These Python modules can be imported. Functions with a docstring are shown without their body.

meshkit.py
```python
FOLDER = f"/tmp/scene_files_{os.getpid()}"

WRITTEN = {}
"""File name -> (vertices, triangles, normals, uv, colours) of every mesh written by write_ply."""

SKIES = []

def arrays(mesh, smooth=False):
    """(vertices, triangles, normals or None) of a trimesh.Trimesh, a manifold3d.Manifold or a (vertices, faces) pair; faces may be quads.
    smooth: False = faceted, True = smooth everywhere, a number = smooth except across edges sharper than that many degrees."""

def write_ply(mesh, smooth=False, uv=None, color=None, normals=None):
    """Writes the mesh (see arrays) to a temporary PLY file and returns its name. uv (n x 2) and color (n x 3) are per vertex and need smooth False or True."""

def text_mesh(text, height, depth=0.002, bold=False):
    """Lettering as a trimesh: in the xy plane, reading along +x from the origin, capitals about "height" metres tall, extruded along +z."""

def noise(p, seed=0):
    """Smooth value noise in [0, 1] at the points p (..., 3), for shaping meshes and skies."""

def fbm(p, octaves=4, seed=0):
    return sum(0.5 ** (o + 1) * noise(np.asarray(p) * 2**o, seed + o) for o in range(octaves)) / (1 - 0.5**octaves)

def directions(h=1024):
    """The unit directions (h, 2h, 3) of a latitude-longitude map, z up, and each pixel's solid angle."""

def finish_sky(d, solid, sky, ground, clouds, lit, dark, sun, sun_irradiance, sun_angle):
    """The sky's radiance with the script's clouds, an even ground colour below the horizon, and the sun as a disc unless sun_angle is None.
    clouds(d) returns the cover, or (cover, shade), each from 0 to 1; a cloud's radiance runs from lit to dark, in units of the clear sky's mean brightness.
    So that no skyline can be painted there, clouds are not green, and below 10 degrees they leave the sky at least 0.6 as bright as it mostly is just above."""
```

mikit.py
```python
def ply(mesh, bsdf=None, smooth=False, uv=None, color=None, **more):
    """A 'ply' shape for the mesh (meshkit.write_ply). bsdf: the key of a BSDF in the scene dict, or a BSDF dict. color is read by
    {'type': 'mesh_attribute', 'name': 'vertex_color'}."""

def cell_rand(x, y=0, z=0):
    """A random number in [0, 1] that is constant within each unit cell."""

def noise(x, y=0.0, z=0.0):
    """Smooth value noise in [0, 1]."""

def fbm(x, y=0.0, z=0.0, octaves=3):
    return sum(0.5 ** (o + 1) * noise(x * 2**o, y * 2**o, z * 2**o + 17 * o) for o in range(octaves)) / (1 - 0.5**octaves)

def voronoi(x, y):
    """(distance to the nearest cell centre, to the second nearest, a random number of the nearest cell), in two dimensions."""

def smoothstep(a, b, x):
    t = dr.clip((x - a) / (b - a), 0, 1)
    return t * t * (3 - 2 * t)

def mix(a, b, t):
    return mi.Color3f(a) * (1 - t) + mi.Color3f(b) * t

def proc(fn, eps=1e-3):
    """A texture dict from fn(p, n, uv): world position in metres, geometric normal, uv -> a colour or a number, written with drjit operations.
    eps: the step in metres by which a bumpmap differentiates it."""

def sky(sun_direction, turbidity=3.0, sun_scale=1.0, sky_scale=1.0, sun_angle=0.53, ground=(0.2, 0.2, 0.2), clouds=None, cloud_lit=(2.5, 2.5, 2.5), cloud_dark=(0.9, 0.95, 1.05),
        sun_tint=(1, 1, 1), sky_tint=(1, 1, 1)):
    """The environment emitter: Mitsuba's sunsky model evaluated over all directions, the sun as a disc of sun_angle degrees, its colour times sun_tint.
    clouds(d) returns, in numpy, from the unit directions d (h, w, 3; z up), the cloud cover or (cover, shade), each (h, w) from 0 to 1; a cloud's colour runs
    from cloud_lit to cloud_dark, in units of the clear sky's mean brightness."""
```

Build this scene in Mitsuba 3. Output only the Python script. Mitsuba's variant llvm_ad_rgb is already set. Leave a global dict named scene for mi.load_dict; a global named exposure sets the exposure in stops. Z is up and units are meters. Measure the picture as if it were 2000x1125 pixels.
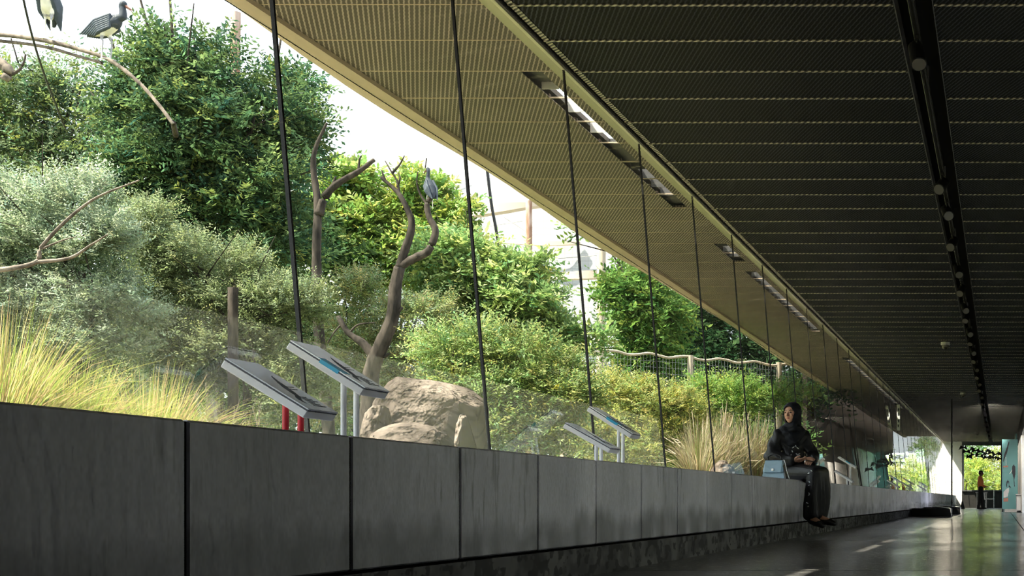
import math, random
import numpy as np, trimesh
import manifold3d as m3
import mitsuba as mi, drjit as dr
import mikit, meshkit
from mikit import proc, noise, fbm, voronoi, cell_rand, smoothstep, mix

# ------------------------------------------------------------------ camera, sky, sun, exposure
T = mi.ScalarTransform4f
FPX, VPX, VPY, EYE = 2840.0, 1955.0, 976.0, 0.41      # focal length (px), vanishing point, eye height
scene, labels = {}, {}
scene['camera'] = {'type': 'perspective', 'fov': math.degrees(2 * math.atan(1000 / FPX)), 'fov_axis': 'x',
                   'near_clip': 0.05, 'far_clip': 2000.0,
                   'principal_point_offset_x': -(VPX - 1000) / 2000, 'principal_point_offset_y': -(VPY - 562.5) / 1125,
                   'to_world': T().look_at(origin=[0, 0, EYE], target=[0, 10, EYE], up=[0, 0, 1])}
SUN = np.array([-0.61, -0.40, 1.0]); SUN /= np.linalg.norm(SUN)


def haze_clouds(d):
    n = meshkit.fbm(d * 2.2 + 5.0, 4, 3)
    return np.clip(0.72 + 0.5 * (n - 0.5), 0, 1), np.clip(0.35 * meshkit.fbm(d * 3.1 + 1.0, 3, 8), 0, 1)


scene['sky'] = mikit.sky(SUN, turbidity=4.0, sun_tint=(0.94, 1.0, 1.08), sun_scale=1.0, sky_scale=1.0, clouds=haze_clouds, ground=(0.22, 0.2, 0.16),
                         cloud_lit=(1.75, 1.77, 1.8), cloud_dark=(1.35, 1.4, 1.45))
exposure = 4.05

# ------------------------------------------------------------------ helpers
rng = np.random.default_rng(7)


def numbered(key):
    if key not in USED:
        USED[key] = 0
        return key
    USED[key] += 1
    return f'{key}_{USED[key]:03d}'


USED = {}


def S(name, mesh, bsdf, parent=None, smooth=False, label=None, cat=None, group=None, kind=None, **kw):
    """one mesh -> one entry of scene; returns its key"""
    key = numbered((parent + '__' if parent else '') + name)
    scene[key] = mesh if isinstance(mesh, dict) else mikit.ply(mesh, bsdf, smooth=smooth, **kw)
    tag(key, label, cat, group, kind)
    return key


def tag(key, label=None, cat=None, group=None, kind=None):
    d = {k: v for k, v in (('label', label), ('category', cat), ('group', group), ('kind', kind)) if v}
    if d:
        labels[key] = {**labels.get(key, {}), **d}


def thing(name, label, cat, group=None, kind=None):
    key = numbered(name)
    tag(key, label, cat, group, kind)
    return key


def P(u, v, y):
    """the place at depth y that stands at photo pixel (u, v)"""
    return np.array([(u - VPX) * y / FPX, y, EYE - (v - VPY) * y / FPX])


def box(x0, x1, y0, y1, z0, z1, bevel=0.0):
    if bevel > 0:
        b = bevel
        c = []
        for sx in (x0, x1):
            for sy in (y0, y1):
                for sz in (z0, z1):
                    ix, iy, iz = (b if s == a0 else -b for s, a0 in ((sx, x0), (sy, y0), (sz, z0)))
                    c += [(sx, sy + iy, sz + iz), (sx + ix, sy, sz + iz), (sx + ix, sy + iy, sz)]
        return trimesh.convex.convex_hull(np.array(c))
    m = trimesh.creation.box((x1 - x0, y1 - y0, z1 - z0))
    m.apply_translation(((x0 + x1) / 2, (y0 + y1) / 2, (z0 + z1) / 2))
    return m


def cat_(ms):
    return trimesh.util.concatenate(ms)


def catmull(pts, n=6):
    p = np.asarray(pts, float)
    if len(p) < 3:
        return np.linspace(p[0], p[-1], n + 1)
    q = np.vstack([2 * p[0] - p[1], p, 2 * p[-1] - p[-2]])
    out = []
    for i in range(1, len(q) - 2):
        a, b, c, d = q[i - 1], q[i], q[i + 1], q[i + 2]
        for t in np.linspace(0, 1, n, endpoint=False):
            out.append(0.5 * (2 * b + (c - a) * t + (2 * a - 5 * b + 4 * c - d) * t * t + (3 * b - a - 3 * c + d) * t ** 3))
    out.append(q[-2])
    return np.array(out)


def tube(pts, r0, r1=None, sides=8, n=6, rough=0.0, seed=0):
    """a closed, tapering, slightly knobbly tube through the points"""
    p = catmull(pts, n)
    r1 = r0 if r1 is None else r1
    rad = np.linspace(r0, r1, len(p))
    if rough:
        rg = np.random.default_rng(seed)
        rad = rad * (1 + rough * (rg.random(len(p)) - 0.5))
    t = np.gradient(p, axis=0)
    t /= np.linalg.norm(t, axis=1, keepdims=True) + 1e-12
    a = np.cross(t, np.where(np.abs(t[:, 2:]) < 0.9, [0, 0, 1.0], [1.0, 0, 0]))
    a /= np.linalg.norm(a, axis=1, keepdims=True) + 1e-12
    b = np.cross(t, a)
    ang = np.arange(sides) * 2 * np.pi / sides
    v = p[:, None] + rad[:, None, None] * (np.cos(ang)[None, :, None] * a[:, None] + np.sin(ang)[None, :, None] * b[:, None])
    k = len(p)
    i, j = np.meshgrid(np.arange(k - 1), np.arange(sides), indexing='ij')
    q = np.stack([i * sides + j, i * sides + (j + 1) % sides, (i + 1) * sides + (j + 1) % sides, (i + 1) * sides + j], -1).reshape(-1, 4)
    v = np.vstack([v.reshape(-1, 3), p[:1], p[-1:]])
    jj = np.arange(sides)
    f = np.vstack([q[:, [0, 1, 2]], q[:, [0, 2, 3]],
                   np.stack([jj * 0 + k * sides, (jj + 1) % sides, jj], 1),
                   np.stack([jj * 0 + k * sides + 1, (k - 1) * sides + jj, (k - 1) * sides + (jj + 1) % sides], 1)])
    return trimesh.Trimesh(v, f, process=False)


def bump_of(bsdf, fn, scale, eps=2e-3):
    return {'type': 'bumpmap', 'arbitrary': proc(fn, eps), 'scale': scale, 'bsdf': bsdf}


def rgb(*c):
    return {'type': 'rgb', 'value': list(c)}


def two(d):
    return {'type': 'twosided', 'bsdf': d}


def principled(color, rough=0.5, metal=0.0, spec=0.5, **k):
    return two({'type': 'principled', 'base_color': color if isinstance(color, dict) else rgb(*color), 'roughness': rough,
                'metallic': metal, 'specular': spec, **k})


# ------------------------------------------------------------------ materials
def concrete_fn(p, n, uv):
    seg = dr.floor(p.y - 3.93)
    tone = 0.85 + 0.3 * cell_rand(seg, 3, 1)
    blot = fbm(p.y * 2.3, p.z * 1.7, 3.1, 4)
    streak = fbm(p.y * 16.0, p.z * 1.3, p.x * 3, 3)
    fine = fbm(p.y * 90.0, p.z * 60.0, 0.0, 2)
    c = mix(mi.Color3f(0.42, 0.415, 0.475), mi.Color3f(0.62, 0.61, 0.69), smoothstep(0.25, 0.75, blot))
    c = c * (0.84 + 0.24 * streak) * (0.88 + 0.24 * fine) * tone
    edge = 0.30 + 0.16 * (fbm(p.y * 3.0, 5.0, 0.0, 3) - 0.5) + 0.10 * (streak - 0.5)
    damp = 1 - smoothstep(edge - 0.05, edge + 0.07, p.z)
    dry = smoothstep(0.02, 0.16, p.z - 0.17 + 0.1 * noise(p.y * 2.0, 8.0, 0.0)) * 0.0
    speck = smoothstep(0.5, 0.85, fbm(p.y * 38.0, p.z * 7.0, 4.0, 4)) * smoothstep(0.42, 0.72, fbm(p.y * 1.7, p.z * 2.0, 9.0, 3))
    c = c * (1 - 0.72 * damp * (0.55 + 0.6 * noise(p.y * 9.0, p.z * 5.0, 2.0)) + dry) * (1 - 0.55 * speck)
    return c


def plinth_fn(p, n, uv):
    a = fbm(p.y * 7.0, p.z * 9.0, 1.0, 4)
    hole = smoothstep(0.52, 0.6, fbm(p.y * 13.0, p.z * 22.0, 6.0, 3))
    return mix(mi.Color3f(0.035, 0.035, 0.035), mi.Color3f(0.12, 0.12, 0.117), smoothstep(0.3, 0.7, a)) * (1 - 0.85 * hole)


def mesh_pattern(a, b):
    """expanded metal: lens-shaped openings in staggered rows, 1 on the strands"""
    u, v = a / 0.062, b / 0.026
    row = dr.floor(v)
    s = u + 0.5 * (row - 2 * dr.floor(row / 2))
    fu, fv = dr.abs(s - dr.floor(s) - 0.5) * 2, dr.abs(v - row - 0.5) * 2
    return smoothstep(0.78, 1.0, fu * 0.62 + fv * 0.62)


def strands(p):
    """rows of slanting strands with the small breaks of an expanded mesh"""
    s = (p.x + 0.4 * p.y) / 0.030
    q = (p.y - 0.4 * p.x) / 0.075
    row = dr.floor(s)
    q = q + 0.5 * (row - 2 * dr.floor(row / 2))
    return smoothstep(0.52, 0.84, dr.abs(s - row - 0.5) * 2 + 0.22 * (dr.abs(q - dr.floor(q) - 0.5) * 2 - 0.5))


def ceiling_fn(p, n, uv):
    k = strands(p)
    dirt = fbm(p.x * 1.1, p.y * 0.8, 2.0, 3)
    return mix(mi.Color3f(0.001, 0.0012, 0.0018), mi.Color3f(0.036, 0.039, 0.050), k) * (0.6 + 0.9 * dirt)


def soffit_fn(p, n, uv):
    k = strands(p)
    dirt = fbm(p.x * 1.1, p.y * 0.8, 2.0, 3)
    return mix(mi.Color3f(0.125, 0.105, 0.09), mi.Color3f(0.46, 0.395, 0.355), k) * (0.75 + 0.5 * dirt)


def rib_fn(p, n, uv):
    s = (p.x + p.y) / 0.045
    k = dr.abs(s - dr.floor(s) - 0.5) * 2
    return mix(mi.Color3f(0.06, 0.055, 0.045), mi.Color3f(0.62, 0.56, 0.45), smoothstep(0.3, 0.75, k))


def floor_fn(p, n, uv):
    a = fbm(p.x * 1.3, p.y * 0.6, 0.0, 4)
    fleck = smoothstep(0.62, 0.75, fbm(p.x * 40.0, p.y * 40.0, 3.0, 2))
    return mix(mi.Color3f(0.045, 0.045, 0.045), mi.Color3f(0.095, 0.093, 0.09), a) + 0.05 * fleck


def floor_rough(p, n, uv):
    return 0.10 + 0.12 * fbm(p.x * 2.0, p.y * 0.9, 7.0, 4)


def wall_fn(p, n, uv):
    a = fbm(p.y * 0.9, p.z * 1.1, 0.0, 3)
    return mi.Color3f(0.80, 0.765, 0.69) * (0.85 + 0.3 * a)


def bark_fn(p, n, uv):
    a = fbm(p.x * 14.0, p.y * 14.0, p.z * 4.0, 4)
    return mix(mi.Color3f(0.014, 0.012, 0.010), mi.Color3f(0.075, 0.062, 0.052), smoothstep(0.2, 0.8, a))


def deadwood_fn(p, n, uv):
    a = fbm(p.x * 18.0, p.y * 18.0, p.z * 7.0, 4)
    return mix(mi.Color3f(0.06, 0.05, 0.042), mi.Color3f(0.27, 0.225, 0.185), smoothstep(0.2, 0.8, a))


def rock_fn(p, n, uv):
    a = fbm(p.x * 2.2, p.y * 2.2, p.z * 2.2, 4)
    w = fbm(p.x * 1.2, p.y * 1.2, p.z * 1.2 + 7.0, 3)
    vein = dr.abs(dr.sin(14.0 * (p.z * 0.9 + p.x * 0.25 + 1.2 * (w - 0.5))))
    c = mix(mi.Color3f(0.075, 0.06, 0.05), mi.Color3f(0.235, 0.195, 0.165), smoothstep(0.25, 0.75, a))
    return c * (0.72 + 0.3 * smoothstep(0.1, 0.45, vein))


def soil_fn(p, n, uv):
    a = fbm(p.x * 3.0, p.y * 3.0, 0.0, 4)
    b = fbm(p.x * 0.35, p.y * 0.35, 4.0, 3)
    c = mix(mi.Color3f(0.10, 0.08, 0.06), mi.Color3f(0.27, 0.23, 0.18), a)
    return mix(c, mi.Color3f(0.16, 0.2, 0.06), smoothstep(0.4, 0.7, b))


def rust_fn(p, n, uv):
    a = fbm(p.x * 9.0, p.y * 9.0, p.z * 2.0, 4)
    return mix(mi.Color3f(0.3, 0.16, 0.1), mi.Color3f(0.55, 0.42, 0.36), smoothstep(0.3, 0.7, a))


def net_fn(p, n, uv):
    s, q = p.x / 0.3, p.z / 0.3
    k = dr.maximum(dr.abs(s - dr.floor(s) - 0.5), dr.abs(q - dr.floor(q) - 0.5)) * 2
    return mi.Color3f(0.50, 0.52, 0.54) * (1 - 0.16 * smoothstep(0.85, 0.95, k))


M = {
    'concrete': bump_of(two({'type': 'principled', 'base_color': proc(concrete_fn), 'roughness': 0.34, 'specular': 0.6}),
                        lambda p, n, uv: fbm(p.y * 30.0, p.z * 12.0, p.x * 9, 3), 0.004),
    'plinth': principled(proc(plinth_fn), 0.7),
    'black_gap': principled((0.004, 0.004, 0.004), 0.9, spec=0.1),
    'black_metal': principled((0.008, 0.008, 0.009), 0.45, spec=0.4),
    'ceiling_mesh': principled(proc(ceiling_fn), 0.6, spec=0.1),
    'soffit_mesh': principled(proc(soffit_fn), 0.55, spec=0.2),
    'tan_paint': principled((0.68, 0.565, 0.45), 0.6),
    'rib_metal': principled(proc(rib_fn), 0.4, 0.2),
    'trim_green': principled((0.46, 0.45, 0.30), 0.3),
    'header_metal': principled((0.62, 0.58, 0.44), 0.3, 0.35),
    'floor': two({'type': 'principled', 'base_color': proc(floor_fn), 'roughness': proc(floor_rough), 'specular': 0.45}),
    'wall': principled(proc(wall_fn), 0.7),
    'outer_wall': principled((0.06, 0.047, 0.036), 0.8, spec=0.2),
    'dark_wall': principled((0.012, 0.011, 0.01), 0.7),
    'white_wall': principled((0.72, 0.7, 0.65), 0.65),
    'teal': principled((0.2, 0.47, 0.48), 0.55),
    'glass': {'type': 'thindielectric', 'int_ior': 1.52, 'specular_transmittance': rgb(0.90, 0.95, 0.91)},
    'bark': principled(proc(bark_fn), 0.85, spec=0.2),
    'deadwood': principled(proc(deadwood_fn), 0.8, spec=0.2),
    'rock': bump_of(principled(proc(rock_fn), 0.85, spec=0.2), lambda p, n, uv: fbm(p.x * 9, p.y * 9, p.z * 9, 4), 0.12),
    'soil': principled(proc(soil_fn), 0.95, spec=0.1),
    'rust': principled(proc(rust_fn), 0.8),
    'net': principled(proc(net_fn), 0.9, spec=0.1),
    'leaf': {'type': 'principledthin', 'base_color': {'type': 'mesh_attribute', 'name': 'vertex_color'}, 'roughness': 0.55,
             'diff_trans': 1.1, 'eta': 1.4},
    'painted': principled({'type': 'mesh_attribute', 'name': 'vertex_color'}, 0.6, spec=0.3),
    'white_metal': principled((0.74, 0.74, 0.73), 0.45),
    'red_metal': principled((0.55, 0.02, 0.03), 0.4),
    'sign_light': principled((0.86, 0.86, 0.87), 0.22, spec=0.8),
    'sign_grey': principled((0.47, 0.48, 0.53), 0.22, spec=0.8),
    'sign_ink': principled((0.03, 0.035, 0.05), 0.5),
    'sign_blue': principled((0.02, 0.36, 0.58), 0.4),
    'rope': principled((0.55, 0.47, 0.36), 0.9),
    'cloth_black': principled((0.006, 0.006, 0.008), 0.5, spec=0.45, sheen=0.3),
    'hijab_cloth': principled((0.007, 0.008, 0.013), 0.7, spec=0.3, sheen=0.4),
    'satin_black': principled((0.008, 0.008, 0.012), 0.3, spec=0.6),
    'skin': principled((0.50, 0.27, 0.18), 0.5, spec=0.4),
    'skin_dark': principled((0.16, 0.08, 0.05), 0.5, spec=0.4),
    'lips': principled((0.38, 0.1, 0.09), 0.4),
    'eye_dark': principled((0.02, 0.012, 0.01), 0.3),
    'silver': principled((0.75, 0.75, 0.78), 0.3, 0.6),
    'bill_horn': principled((0.13, 0.05, 0.035), 0.5),
    'bag_leather': principled((0.2, 0.31, 0.39), 0.4),
    'orange_cloth': principled((0.85, 0.27, 0.1), 0.8),
    'dark_cloth': principled((0.012, 0.012, 0.014), 0.85),
    'lens_glass': principled((0.14, 0.135, 0.125), 0.15),
    'feather_black': principled((0.01, 0.011, 0.014), 0.5),
    'pink_paint': principled((0.62, 0.3, 0.24), 0.6),
    'grey_paint': principled((0.1, 0.1, 0.105), 0.6),
    'wood_edge': principled((0.42, 0.42, 0.41), 0.4, 0.4),
}
for k_, m_ in M.items():
    scene['mat_' + k_] = m_
M = {k_: 'mat_' + k_ for k_ in M}

# ================================================================== the setting
YF, YB = 72.0, -3.0               # far end wall, and how far the corridor goes on behind the camera
HC = 3.27                         # ceiling height
XF, XR = -2.2, 0.64               # bench front, right wall
XGB, ZGB, XGT, ZGT = -2.66, 0.60, -2.877, 3.235        # glass line at its foot and at its head
lean = math.atan2(XGB - XGT, ZGT - ZGB)


def gx(z):
    return XGB + (XGT - XGB) * (z - ZGB) / (ZGT - ZGB)


# floor slabs with fine open joints
tag('floor', 'dark polished stone floor of the corridor', kind='structure')
S('bed', box(-2.7, 0.86, YB, 90, -0.2, -0.02), M['black_gap'], 'floor')
ys = [YB] + list(np.arange(2.4, 85, 6.0)) + [90]
for a, b in zip(ys[:-1], ys[1:]):
    S('slab', box(-2.66, 0.30, a + 0.012, b - 0.012, -0.02, 0.0), M['floor'], 'floor')
    S('slab', box(0.315, 0.84, a + 0.012, b - 0.012, -0.02, 0.0), M['floor'], 'floor')

# long concrete bench
bench = thing('concrete_bench', 'long grey concrete bench ledge running under the slanted glass wall', 'bench')
S('core', box(-2.59, XF - 0.07, YB, YF, 0.02, 0.60), M['black_gap'], bench)
S('plinth', box(-2.59, XF - 0.012, YB, YF, 0.0, 0.155), M['plinth'], bench)
pl = mikit.ply(box(-0.38, 0.0, 0.008, 0.985, 0.168, 0.626, 0.006), M['concrete'])
for k in range(-6, 69):
    y0 = 3.93 + k * 0.993
    if y0 < YF - 1:
        S('panel', {**pl, 'to_world': T().translate([XF, y0, 0.0])}, None, bench)

jt = mikit.ply(box(-0.10, -0.006, -0.009, 0.009, 0.165, 0.622), M['black_gap'])
for k in range(-6, 70):
    y0 = 3.93 + k * 0.993 - 0.0005
    if y0 < YF - 1:
        S('joint', {**jt, 'to_world': T().translate([XF, y0, 0.0])}, None, bench)

# glass wall: panes, mullions, header, sill
tag('wall_left', 'tall outward leaning glass wall with thin black mullions', kind='structure')
Y0M, BAY = 9.57, 1.9875
nb = range(-6, 34)
prg = np.random.default_rng(3)
mull = trimesh.creation.box((0.06, 0.028, 1.0))


def slanted(y0, y1, t, dx=0.0, zb=ZGB, zt=ZGT, tilt=(0, 0)):
    """a sheet of thickness t in the plane of the glass"""
    v = []
    for sx in (-t / 2, t / 2):
        for (y, z, k) in ((y0, zb, -1), (y1, zb, 1), (y1, zt, 1), (y0, zt, -1)):
            off = tilt[0] * k + tilt[1] * (1 if z == zt else -1)
            v.append((gx(z) + dx + sx + off, y, z))
    return trimesh.convex.convex_hull(np.array(v))


def sheet(y0, y1, tilt):
    v, n = [], 7
    for j in range(n):
        for i in range(n):
            s, t_ = i / (n - 1), j / (n - 1)
            z = ZGB + (ZGT - ZGB) * t_
            bow = 0.0012 * math.sin(math.pi * s) * math.sin(math.pi * t_) * tilt[2]
            v.append((gx(z) + tilt[0] * (2 * s - 1) + tilt[1] * (2 * t_ - 1) + bow, y0 + (y1 - y0) * s, z))
    f = []
    for j in range(n - 1):
        for i in range(n - 1):
            a = j * n + i
            f += [(a, a + 1, a + n + 1), (a, a + n + 1, a + n)]
    return trimesh.Trimesh(np.array(v), np.array(f), process=False)


GLASS_END = 71.6
for k in nb:
    ya = Y0M + BAY * k
    if ya > GLASS_END:
        break
    tl = (prg.normal(0, 0.0022), prg.normal(0, 0.0018), prg.normal(0, 1))
    S('pane', sheet(ya + 0.01, min(ya + BAY, GLASS_END) - 0.01, tl), M['glass'], 'wall_left', smooth=True)
    S('mullion', slanted(ya - 0.008, ya + 0.008, 0.014, -0.002), M['black_metal'], 'wall_left')
S('sill', box(-2.73, -2.60, YB, GLASS_END, 0.575, 0.615), M['black_metal'], 'wall_left')
S('header', box(XGT - 0.012, XGT + 0.012, YB, YF, ZGT, HC - 0.004), M['header_metal'], 'wall_left')
S('header_lip', box(XGT + 0.012, XGT + 0.022, YB, YF, HC - 0.016, HC + 0.03), M['black_metal'], 'wall_left')

# ceiling of expanded metal panels, a raised seam between neighbours, and the slot for the lamp track
tag('ceiling', 'black expanded metal ceiling with pale seams', kind='structure')
RIB, Y0R = 0.652, 8.40
S('void', box(-2.82, 0.86, YB, YF, HC + 0.12, HC + 0.22), M['black_gap'], 'ceiling')


def tray(x0, x1):
    t, d = 0.006, 0.03
    ms = [box(x0, x1, 0.011, RIB - 0.011, 0.0, t), box(x0, x1, 0.011, 0.016, 0.0, d), box(x0, x1, RIB - 0.016, RIB - 0.011, 0.0, d)]
    return cat_(ms)


SL0, SL1 = -0.62, -0.39
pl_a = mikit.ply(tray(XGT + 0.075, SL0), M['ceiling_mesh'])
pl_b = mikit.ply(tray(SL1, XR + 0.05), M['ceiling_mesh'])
pl_r = mikit.ply(box(XGT + 0.03, SL0 - 0.004, -0.011, 0.011, -0.006, 0.012), M['rib_metal'])
pl_r2 = mikit.ply(box(SL1 + 0.004, XR + 0.05, -0.011, 0.011, -0.006, 0.012), M['rib_metal'])
ribs = []
k = -17
while Y0R + k * RIB < YF - RIB:
    y0 = Y0R + k * RIB
    for pp in (pl_a, pl_b):
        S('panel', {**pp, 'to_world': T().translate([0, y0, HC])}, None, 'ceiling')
    for pp in (pl_r, pl_r2):
        S('seam', {**pp, 'to_world': T().translate([0, y0, HC - 0.001])}, None, 'ceiling')
    ribs.append(y0)
    k += 1
S('edge_strip', box(XGT + 0.03, XGT + 0.07, YB, YF, HC - 0.002, HC + 0.02), M['rib_metal'], 'ceiling')
for x in (SL0, SL1 - 0.006):
    S('slot_lip', box(x, x + 0.006, YB, YF, HC - 0.004, HC + 0.11), M['grey_paint'], 'ceiling')

# roof overhang outside: tan expanded metal soffit, smooth tan rim, solid roof above with five open slots beside the header
tag('roof_overhang', 'tan expanded metal soffit overhanging outside the glass with a smooth tan rim', kind='structure')
XE = -4.28
pl_s = mikit.ply(tray(XE, -2.985), M['soffit_mesh'])
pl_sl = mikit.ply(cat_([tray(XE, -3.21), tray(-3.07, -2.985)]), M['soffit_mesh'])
S('soffit_trim', box(-2.982, XGT - 0.014, YB, YF - 6.0, HC - 0.012, HC + 0.01, 0.003), M['trim_green'], 'roof_overhang')
pl_sr = mikit.ply(box(XE + 0.01, -2.985, -0.006, 0.006, 0.0, 0.01), M['tan_paint'])
dy = 3.30 * SUN[1] / SUN[2]
SLOTS = [(a + dy, b + dy) for a, b in ((7.3, 8.6), (11.45, 13.2), (13.9, 15.0), (17.7, 18.7), (19.6, 26.0), (31.0, 47.0))]
SX0, SX1 = -3.20, -3.08


def cut(y0, y1):
    return any(a < y1 and b > y0 for a, b in SLOTS)


YO = 66.0
for y0 in [r for r in ribs if r < YO - RIB]:
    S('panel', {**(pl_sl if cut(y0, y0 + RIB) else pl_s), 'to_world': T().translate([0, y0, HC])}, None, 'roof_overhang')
    S('seam', {**pl_sr, 'to_world': T().translate([0, y0, HC - 0.001])}, None, 'roof_overhang')
fin_white = mikit.ply(box(SX0, SX1, -0.004, 0.004, 0.0, 0.10), M['white_metal'])
fin_grey = mikit.ply(box(SX0, SX1, -0.004, 0.004, 0.0, 0.10), M['grey_paint'])
for n_s, (a, b) in enumerate(SLOTS):
    for y0 in np.arange(a, b, 0.6 if n_s == 1 else 0.36):
        S('slot_fin', {**(fin_white if n_s == 1 else fin_grey), 'to_world': T().translate([0, y0, HC])}, None, 'roof_overhang')
# rim: wavy outer edge
yy = np.arange(YB, YO, 0.35)
sec = [(0.0, -0.03), (-0.10, -0.045), (-0.20, -0.03), (-0.27, 0.02), (-0.29, 0.12), (-0.27, 0.30), (0.0, 0.30)]
rim_out = np.interp(yy, [-3, 5.0, 8.2, 9.2, 10.6, 12.0, 13.3, 16.1, 18.3, 23.8, 30, 40, 50, 66], [4.50, 4.42, 4.42, 4.53, 4.61, 4.50, 4.50, 4.64, 4.51, 4.45, 4.55, 4.46, 4.56, 4.5])
rim_out = np.convolve(np.pad(rim_out, 2, mode='edge'), np.ones(5) / 5, 'valid') + 0.025 * (meshkit.fbm(np.stack([yy * 1.3, yy * 0, yy * 0], 1), 3, 5) - 0.5)
v = np.array([[XE + sx * (w + XE) / 0.29, y, HC + sz] for y, w in zip(yy, rim_out) for sx, sz in sec])
ns = len(sec)
i, j = np.meshgrid(np.arange(len(yy) - 1), np.arange(ns), indexing='ij')
q = np.stack([i * ns + j, (i + 1) * ns + j, (i + 1) * ns + (j + 1) % ns, i * ns + (j + 1) % ns], -1).reshape(-1, 4)
S('rim', trimesh.Trimesh(v, np.vstack([q[:, [0, 1, 2]], q[:, [0, 2, 3]]]), process=False), M['tan_paint'], 'roof_overhang', smooth=40)
S('rim_cable', tube([(XE - 0.09, y, HC - 0.046) for y in np.arange(YB, YO, 4.0)], 0.003, sides=5, n=2), M['black_metal'], 'roof_overhang')
S('roof_slab', box(XE - 0.08, SX0, YB, YO, HC + 0.05, HC + 0.09), M['grey_paint'], 'roof_overhang')
S('roof_slab', box(SX1, XGT - 0.03, YB, YO, HC + 0.05, HC + 0.09), M['grey_paint'], 'roof_overhang')
e = [YB] + [t for ab in SLOTS for t in ab] + [YO]
for a, b in zip(e[0::2], e[1::2]):
    S('roof_slab', box(SX0, SX1, a, b, HC + 0.05, HC + 0.09), M['grey_paint'], 'roof_overhang')
S('roof_slab', box(XGT - 0.02, 0.95, YB, YF + 0.3, HC + 0.23, HC + 0.4), M['grey_paint'], 'roof_overhang')

# right wall: pale panelling below, black above; a pale stretch at the far end
S('roof_upstand', box(XGT - 0.045, XGT - 0.03, YB, YF, HC, HC + 0.4), M['tan_paint'], 'roof_overhang')
tag('wall_right', 'right corridor wall, pale below and black above', kind='structure')
for a, b, h in ((6.0, 26.0, 2.42), (46.0, 63.0, 2.45)):
    for y in np.arange(a, b - 0.1, 2.0):
        S('panel', box(XR, XR + 0.06, y + 0.01, min(y + 2.0, b) - 0.01, 0.02, h), M['wall'], 'wall_right')
S('panel', box(XR, XR + 0.06, 63.0, YF, 0.02, HC), M['teal'], 'wall_right')
DY0, DY1, DZ = 40.6, 45.6, 2.5
for a, b, c in ((YB, DY0, 0.0), (DY1, YF, 0.0), (DY0, DY1, DZ)):
    S('backing', box(XR + 0.06, XR + 0.2, a, b, c, HC + 0.2), M['dark_wall'], 'wall_right')
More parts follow.
